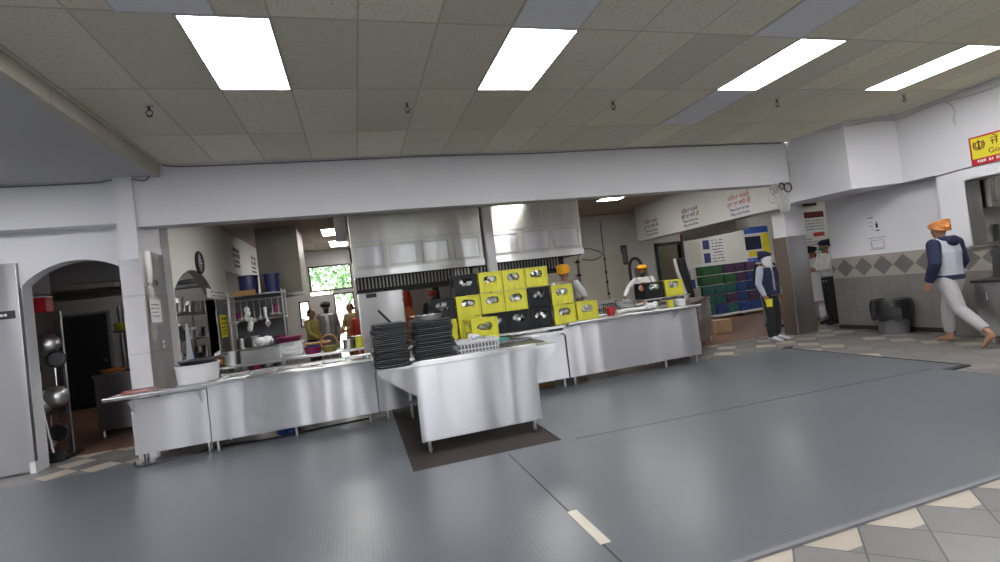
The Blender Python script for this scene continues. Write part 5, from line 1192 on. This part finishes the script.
def person(loc, rz, label, wear, H=1.72, skin='skin', vox=.010, eyes=True, **pose):
    J = {k: V(v) for k, v in BASE.items()}; J.update({k: V(v) for k, v in pose.items()})
    t = thing('person', loc, label, 'person', rz); t.scale = (H / 1.72,) * 3
    bare = 'shoes' not in [w[0] for w in wear]
    m = MB()
    m.tube([J['pel'] - V((0, 0, .06)), J['pel'], J['waist'], J['chest'], J['sh']], [(.14, .105), (.15, .11), (.125, .095), (.155, .11), (.12, .07)], 16, ref=(1, 0, 0), roundend=True)
    m.tube([J['sh'] - V((0, 0, .03)), J['neck'], J['head'] - V((0, -.01, .05))], [.062, .054, .05], 12, roundend=True)
    h = J['head']
    m.tube([h + V((0, -.02, -.115)), h + V((0, -.012, -.085)), h + V((0, 0, -.03)), h + V((0, .008, .03)), h + V((0, .01, .08)), h + V((0, .01, .11))], [(.026, .03), (.048, .062), (.066, .084), (.073, .092), (.064, .082), (.034, .045)], 16, ref=(1, 0, 0), roundend=True)
    m.tube([h + V((0, -.085, .012)), h + V((0, -.102, -.02)), h + V((0, -.09, -.03))], [.009, .014, .012], 8, roundend=True)
    for s in (-1, 1): m.ball(h + V((s * .073, .012, -.005)), (.011, .02, .032), 10)
    for S_, s in (('L', 1), ('R', -1)):
        sh, el, wr = J['sh' + S_], J['el' + S_], J['wr' + S_]
        tub_(m, J['sh'] + V((s * .05, 0, -.02)), sh, .065, .058); m.tube([sh, (sh + el) / 2, el, (el * .6 + wr * .4), wr], [.052, .046, .038, .039, .024], 12, roundend=True)
        hand(m, wr, el, s)
        hp, kn, an, to = J['hip' + S_], J['knee' + S_], J['ank' + S_], J['toe' + S_]
        m.tube([hp, (hp + kn) / 2, kn, kn * .7 + an * .3, an], [.088, .074, .052, .056, .034], 14, roundend=True)
        heel = an + (an - to).normalized() * .035; heel.z = min(heel.z, an.z) - .035
        m.tube([heel, (heel + to) / 2 + V((0, 0, .022)), to], [(.030, .030), (.036, .034), (.038, .018)], 12, ref=(1, 0, 0), roundend=True); m.tube([an, (an + heel + to) / 3 + V((0, 0, .01))], [.035, .034], 10, roundend=True)
        fd = (to - heel).normalized(); sd = fd.cross(V((0, 0, 1))).normalized()
        for k in range(5): p = to + sd * ((k - 2) * .0165) * s; m.tube([p, p + fd * (.035 - .004 * k)], [.0125 if k == 0 else .0095, .009], 6, roundend=True)
    remeshed(m, 'body', skin, t, vox if bare and vox < .009 else vox)
    if eyes:
        for s in (-1, 1): MB().ball(h + V((s * .029, -.078, .018)), (.013, .008, .007), 10).build('eye', 'eye', t, smooth=True); MB().tube([h + V((s * .012, -.09, .036)), h + V((s * .03, -.09, .042)), h + V((s * .05, -.078, .036))], .0045, 6).build('eyebrow', 'hair', t, smooth=True)
        MB().ball(h + V((0, -.083, -.058)), (.022, .008, .007), 10).build('mouth', 'lips', t, smooth=True)
    def torso(z0, grow, mat, nm, open_=False, skirt=None):
        m = MB(); g = grow
        P = [J['pel'] + V((0, 0, z0 - .95)) if z0 < .95 else J['pel'] * 1.0, J['waist'], J['chest'], J['sh'] - V((0, 0, .01)), J['sh'] + V((0, 0, .03))]
        R = [(.158 + g + (skirt or 0), .12 + g + (skirt or 0)), (.145 + g, .115 + g), (.165 + g, .122 + g), (.15 + g, .09 + g), (.075 + g, .06 + g)]
        if open_:
            for s in (-1, 1):
                m.tube([p + V((s * .10, 0, 0)) for p in P[:-1]], [(r[0] * .56, r[1] * 1.06) for r in R[:-1]], 16, ref=(1, 0, 0), roundend=False)
        else: m.tube(P, R, 18, ref=(1, 0, 0))
        if not open_:
            for s, S_ in ((1, 'L'), (-1, 'R')): tub_(m, J['sh'] + V((s * .04, 0, -.02)), J['sh' + S_], .055 + g, .045 + g)
        remeshed(m, nm, mat, t, vox)
    def sleeves(mat, grow, frac=1.0):
        for S_ in 'LR':
            sh, el, wr = J['sh' + S_], J['el' + S_], J['wr' + S_]; m = MB(); en = el + (wr - el) * frac
            m.tube([sh, (sh + el) / 2, el, (el + en) / 2, en], [.066 + grow, .060 + grow, .054 + grow, .050 + grow, .036 + grow], 14); m.ball(sh, .066 + grow, 12)
            remeshed(m, 'sleeve', mat, t, vox)
    def legs(mat, grow, frac=1.0, flare=0):
        m = MB(); m.tube([J['pel'] + V((0, 0, -.13)), J['pel'] - V((0, 0, .03)), J['waist'] - V((0, 0, .06))], [(.15 + grow, .115 + grow), (.168 + grow, .13 + grow), (.150 + grow, .118 + grow)], 16, ref=(1, 0, 0), roundend=True)
        for S_ in 'LR':
            hp, kn, an = J['hip' + S_], J['knee' + S_], J['ank' + S_]; en = kn + (an - kn) * frac
            m.tube([hp, (hp + kn) / 2, kn, (kn + en) / 2, en], [.098 + grow, .086 + grow, .068 + grow, .066 + grow + flare, .048 + grow + flare], 14, roundend=False); m.ball(hp, .098 + grow, 12)
        remeshed(m, 'trousers', mat, t, vox)
    for w in wear:
        k, mat = w[0], w[1]
        if k == 'shirt': torso(.88, .012, mat, 'shirt'); sleeves(w[2] if len(w) > 2 else mat, .004)
        elif k == 'hoodie':
            torso(.92, .028, mat, 'sweatshirt'); sleeves(w[2], .018)
            m = MB(); m.tube([J['pel'] - V((0, 0, .05)), J['pel'] + V((0, 0, .02))], [(.192, .152), (.19, .15)], 18, ref=(1, 0, 0)); remeshed(m, 'hem', w[2], t, vox)
            m = MB(); m.tube([J['sh'] + V((0, .10, -.02)) + V((.1 * math.sin(a), -.06 + .05 * math.cos(a), .06)) for a in [2 * PI * q / 12 for q in range(13)]], [.036] * 13, 10); m.ball(J['sh'] + V((0, .12, .0)), (.10, .05, .075), 12); remeshed(m, 'hood', w[2], t, vox)
        elif k == 'kurta': torso(w[2], .014, mat, 'kurta', skirt=.05); sleeves(mat, .006)
        elif k == 'vest': torso(.90, .03, mat, 'vest', open_=True)
        elif k == 'trousers': legs(mat, .006, flare=.012)
        elif k == 'joggers': legs(mat, .012, .84, flare=.0)
        elif k == 'turban':
            m = MB(); m.ball(h + V((0, .02, .065)), (.098, .118, .078), 18)
            for q in range(5): a = -.35 + q * .17; m.tube([h + V((.098 * math.cos(b), .018 + .118 * math.sin(b), .035 + .018 * q + a * .10 * math.sin(b))) for b in [2 * PI * j / 20 for j in range(21)]], .016, 8)
            if len(w) > 2: m.tube([h + V((.02, .12, .06)), h + V((.03, .17, .0)), h + V((.02, .18, -.1)), h + V((.0, .17, -.18))], [.03, .032, .03, .015], 8, roundend=True)
            remeshed(m, 'turban', mat, t, vox)
        elif k == 'knot': m = MB(); m.ball(h + V((.0, .12, .06)), (.05, .05, .045), 12); m.tube([h + V((0, .13, .05)), h + V((.06, .18, .03)), h + V((.12, .17, .05))], [.025, .022, .008], 8); remeshed(m, 'headcloth_knot', mat, t, vox)
        elif k == 'hair': m = MB(); m.ball(h + V((0, .03, .035)), (.084, .09, .09), 16); m.ball(h + V((0, .10, -.02)), (.045, .04, .05), 10); remeshed(m, 'hair', mat, t, vox)
        elif k == 'beard': m = MB(); m.ball(h + V((0, -.055, -.085)), (.058, .05, .06), 14); m.ball(h + V((0, -.03, -.05)), (.07, .06, .04), 14); remeshed(m, 'beard', mat, t, vox)
        elif k == 'facecloth': m = MB(); m.tube([h + V((0, -.012, .0)), h + V((0, -.02, -.06)), h + V((0, -.045, -.13)), h + V((0, -.08, -.22))], [(.086, .098), (.084, .10), (.078, .07), (.03, .018)], 16, ref=(1, 0, 0), roundend=True); remeshed(m, 'face_cloth', mat, t, vox)
        elif k == 'mask': m = MB(); m.ball(h + V((0, -.06, -.045)), (.06, .05, .045), 14); remeshed(m, 'face_mask', mat, t, vox)
        elif k == 'apron': 
            m = MB(); m.tube([J['pel'] + V((0, -.02, -.35)), J['pel'] + V((0, -.03, 0)), J['waist'] + V((0, -.03, 0)), J['chest'] + V((0, -.03, .06))], [(.17, .12), (.165, .12), (.14, .112), (.10, .11)], 16, ref=(1, 0, 0)); remeshed(m, 'apron', mat, t, vox)
        elif k == 'shoes':
            for S_ in 'LR':
                an, to = J['ank' + S_], J['toe' + S_]; heel = an + (an - to).normalized() * .045; heel.z = min(heel.z, an.z) - .03
                m = MB(); m.tube([heel, (heel + to) / 2 + V((0, 0, .02)), to + (to - heel).normalized() * .045], [(.042, .042), (.048, .046), (.045, .03)], 12, ref=(1, 0, 0), roundend=True); m.tube([an + V((0, 0, .02)), (an + heel + to) / 3], [.048, .045], 10, roundend=True); remeshed(m, 'shoe', mat, t, vox)
    return t
# walking figure, far right, seen from behind
person((8.22, 5.05, .0), math.radians(172), 'barefoot person walking left in navy and grey hoodie, orange headcloth and pale joggers',
       [('hoodie', 'heather', 'navy'), ('joggers', 'jogger'), ('turban', 'orangecl'), ('knot', 'orangecl')], H=1.80, skin='skin2', vox=.0065,
       kneeL=(.10, .16, .50), ankL=(.11, .50, .20), toeL=(.115, .42, .045), kneeR=(-.10, -.16, .50), ankR=(-.10, -.18, .088), toeR=(-.11, -.36, .03), head=(0, -.06, 1.585), neck=(0, -.03, 1.49), hipL=(.09, .01, .90),
       elL=(.27, .06, 1.14), wrL=(.27, -.05, .90), elR=(-.27, -.01, 1.14), wrR=(-.25, -.16, .93))
# vest person by the pillar
vp = person((7.50, 7.6, 0), math.radians(12), 'person in navy vest over blue grey shirt, white cloth covering the face',
       [('shirt', 'bluegrey'), ('vest', 'navy'), ('trousers', 'blackcl'), ('turban', 'navy'), ('facecloth', 'whitecl'), ('shoes', 'heather')], H=1.68, vox=.008,
       elR=(-.29, .0, 1.13), wrR=(-.33, -.12, .90), ankL=(.12, .04, .085), kneeL=(.12, -.03, .49), ankR=(-.12, -.02, .085), kneeR=(-.12, -.05, .49), toeR=(-.15, -.19, .03))
m = MB(); m.tube([(-.05, -.11, 1.43), (-.01, -.155, 1.25), (0, -.16, 1.12)], .005, 5); m.tube([(.05, -.11, 1.43), (.01, -.155, 1.25), (0, -.16, 1.12)], .005, 5); m.build('lanyard', 'ink', vp); MB().box(-.03, .03, -.168, -.162, 1.03, 1.12).build('badge', 'black', vp)
c = vp.matrix_world if False else None
q = Matrix.Rotation(math.radians(12), 4, 'Z') @ Vector((-.34, -.2, .8)) * (1.68 / 1.72)
t = tub('yellow_cup', (7.50 + q.x, 7.6 + q.y, .68), .05, .12, 'yellowpaper', 'small yellow container held low in the hand of the person in the vest', 'container')
# person in white shirt behind the wall corner
person((9.78, 8.25, 0), math.radians(-112), 'person in white shirt, navy turban and black trousers, standing behind the wall corner',
       [('shirt', 'whitecl'), ('trousers', 'blackcl'), ('turban', 'navy', 1), ('mask', 'teal'), ('shoes', 'blackcl')], H=1.80, vox=.009, elL=(.24, -.1, 1.16), wrL=(.16, -.32, 1.15), elR=(-.24, -.1, 1.16), wrR=(-.14, -.33, 1.12))
tag(MB().box(-.11, .11, -.06, .06, 0, .3, .03).build('black_bag', 'blackcl', loc=(9.93, 8.25, .78)), 'black bag at the hip of the person in the white shirt', 'bag').location = (9.80, 7.97, .76)
person((10.22, 8.98, 0), math.radians(100), 'person in long white kurta, partly hidden by the clad pillar',
       [('kurta', 'whitecl', .45), ('trousers', 'whitecl'), ('turban', 'blackcl'), ('beard', 'hair'), ('shoes', 'heather')], H=1.70, vox=.010, elR=(-.24, -.08, 1.14), wrR=(-.2, -.3, 1.05))
person((8.95, 9.1, 0), math.radians(-10), 'person with dark maroon head covering just behind the person in the vest',
       [('shirt', 'blackcl'), ('trousers', 'greycl'), ('turban', 'inkmaroon'), ('shoes', 'blackcl')], H=1.72, vox=.011)
# kitchen people
person((-1.05, 12.5, 0), math.radians(60), 'person in ochre jumper and dark trousers standing by the far kitchen doorway, left one',
       [('shirt', 'olive'), ('trousers', 'blackcl'), ('hair', 'hair'), ('shoes', 'blackcl')], H=1.66, vox=.011, elR=(-.25, -.08, 1.13), wrR=(-.2, -.25, 1.0))
person((-.74, 13.1, 0), math.radians(5), 'bearded person in black turban and dark vest over pale shirt near the far kitchen doorway',
       [('shirt', 'whitecl', 'greycl'), ('vest', 'greycl'), ('trousers', 'greycl'), ('turban', 'blackcl'), ('beard', 'hair'), ('shoes', 'blackcl')], H=1.78, vox=.010)
person((-.16, 13.0, 0), math.radians(-55), 'person in tan clothes with dark hair in the bright far doorway',
       [('kurta', 'tan', .5), ('trousers', 'tan'), ('hair', 'hair'), ('shoes', 'blackcl')], H=1.70, skin='skin2', vox=.010, elL=(.24, -.08, 1.14), wrL=(.12, -.25, 1.05), elR=(-.24, -.08, 1.14), wrR=(-.10, -.25, 1.05))
person((.06, 12.2, 0), math.radians(-20), 'shorter person in red clothes beside the tan one in the far doorway',
       [('kurta', 'redcl', .5), ('trousers', 'redcl'), ('hair', 'hair'), ('shoes', 'blackcl')], H=1.55, vox=.010)
person((1.0, 11.9, 0), math.radians(0), 'person with pale yellow headcloth and orange top under the long hood, behind the trays',
       [('kurta', 'coral', .5), ('trousers', 'tan'), ('turban', 'tan'), ('beard', 'hair'), ('shoes', 'blackcl')], H=1.68, vox=.010, elR=(-.3, -.06, 1.2), wrR=(-.2, -.25, 1.25), elL=(.3, -.06, 1.2), wrL=(.2, -.25, 1.2))
person((1.85, 12.4, 0), math.radians(5), 'person in black top and dark head covering, face showing above the leftmost black crate',
       [('shirt', 'blackcl'), ('trousers', 'blackcl'), ('turban', 'redcl'), ('beard', 'hair'), ('shoes', 'blackcl')], H=1.74, skin='skin2', vox=.010)
person((3.68, 8.35, 0), math.radians(150), 'person in grey top with golden yellow turban behind the right end of the crate wall',
       [('shirt', 'greycl', 'whitecl'), ('trousers', 'blackcl'), ('turban', 'saffron'), ('shoes', 'blackcl')], H=1.86, vox=.009, elR=(-.3, -.06, 1.2), wrR=(-.2, -.25, 1.15))
person((6.55, 10.3, 0), math.radians(-35), 'cook with orange head covering, orange apron and white sleeves working behind the right worktop',
       [('shirt', 'whitecl'), ('apron', 'coral'), ('trousers', 'greycl'), ('turban', 'saffron'), ('beard', 'hair'), ('shoes', 'blackcl')], H=1.74, vox=.009, elR=(-.36, -.1, 1.22), wrR=(-.44, -.3, 1.05), elL=(.28, -.12, 1.16), wrL=(.1, -.34, 1.05))
t = thing('prep_table', (5.9, 9.6, 0), 'steel prep table in front of the cook in the orange apron', 'table')
MB().box(-.9, .9, -.3, .3, .86, .9, .005).build('top', 'steel_top', t)
for x in (-.85, .85):
    for y in (-.25, .25): MB().cyl((x, y, 0), (x, y, .86), .02, seg=8).build('leg', 'chrome', t)
tub('steel_pot', (5.5, 9.6, .901), .16, .14, 'steel', 'wide steel pot on the prep table before the cook', 'pot', handles=True, t2=1.0)
tub('black_pot', (6.3, 9.6, .901), .14, .2, 'black', 'black pot on the prep table before the cook', 'pot', handles=True, t2=1.0)

# ------------------------------------------------------------ daylight and view
W = bpy.data.worlds.new('world'); S.world = W; W.use_nodes = True; nt = W.node_tree; bg = nt.nodes['Background']
sky = nt.nodes.new('ShaderNodeTexSky'); sky.sky_type = 'HOSEK_WILKIE'; sky.turbidity = 4; sky.sun_direction = Vector((.3, -.5, .8)).normalized()
mx = nt.nodes.new('ShaderNodeMix'); mx.data_type = 'RGBA'; mx.inputs[0].default_value = .7; mx.inputs[7].default_value = (.5, .49, .5, 1)
nt.links.new(sky.outputs[0], mx.inputs[6]); nt.links.new(mx.outputs[2], bg.inputs[0]); bg.inputs[1].default_value = 7
sun = bpy.data.lights.new('sun', 'SUN'); sun.energy = 26; sun.angle = .05; so = bpy.data.objects.new('sun', sun); COL.objects.link(so); so.rotation_euler = (math.radians(38), math.radians(-15), math.radians(0))
S.view_settings.view_transform = 'Standard'; S.view_settings.look = 'None'; S.view_settings.gamma = 1; S.view_settings.use_curve_mapping = False
S.view_settings.exposure = 0.9
S.cycles.max_bounces = 8; S.cycles.diffuse_bounces = 4; S.cycles.glossy_bounces = 4; S.cycles.transmission_bounces = 6
S.cycles.sample_clamp_indirect = 6; S.cycles.use_denoising = True; S.cycles.caustics_reflective = False; S.cycles.caustics_refractive = False
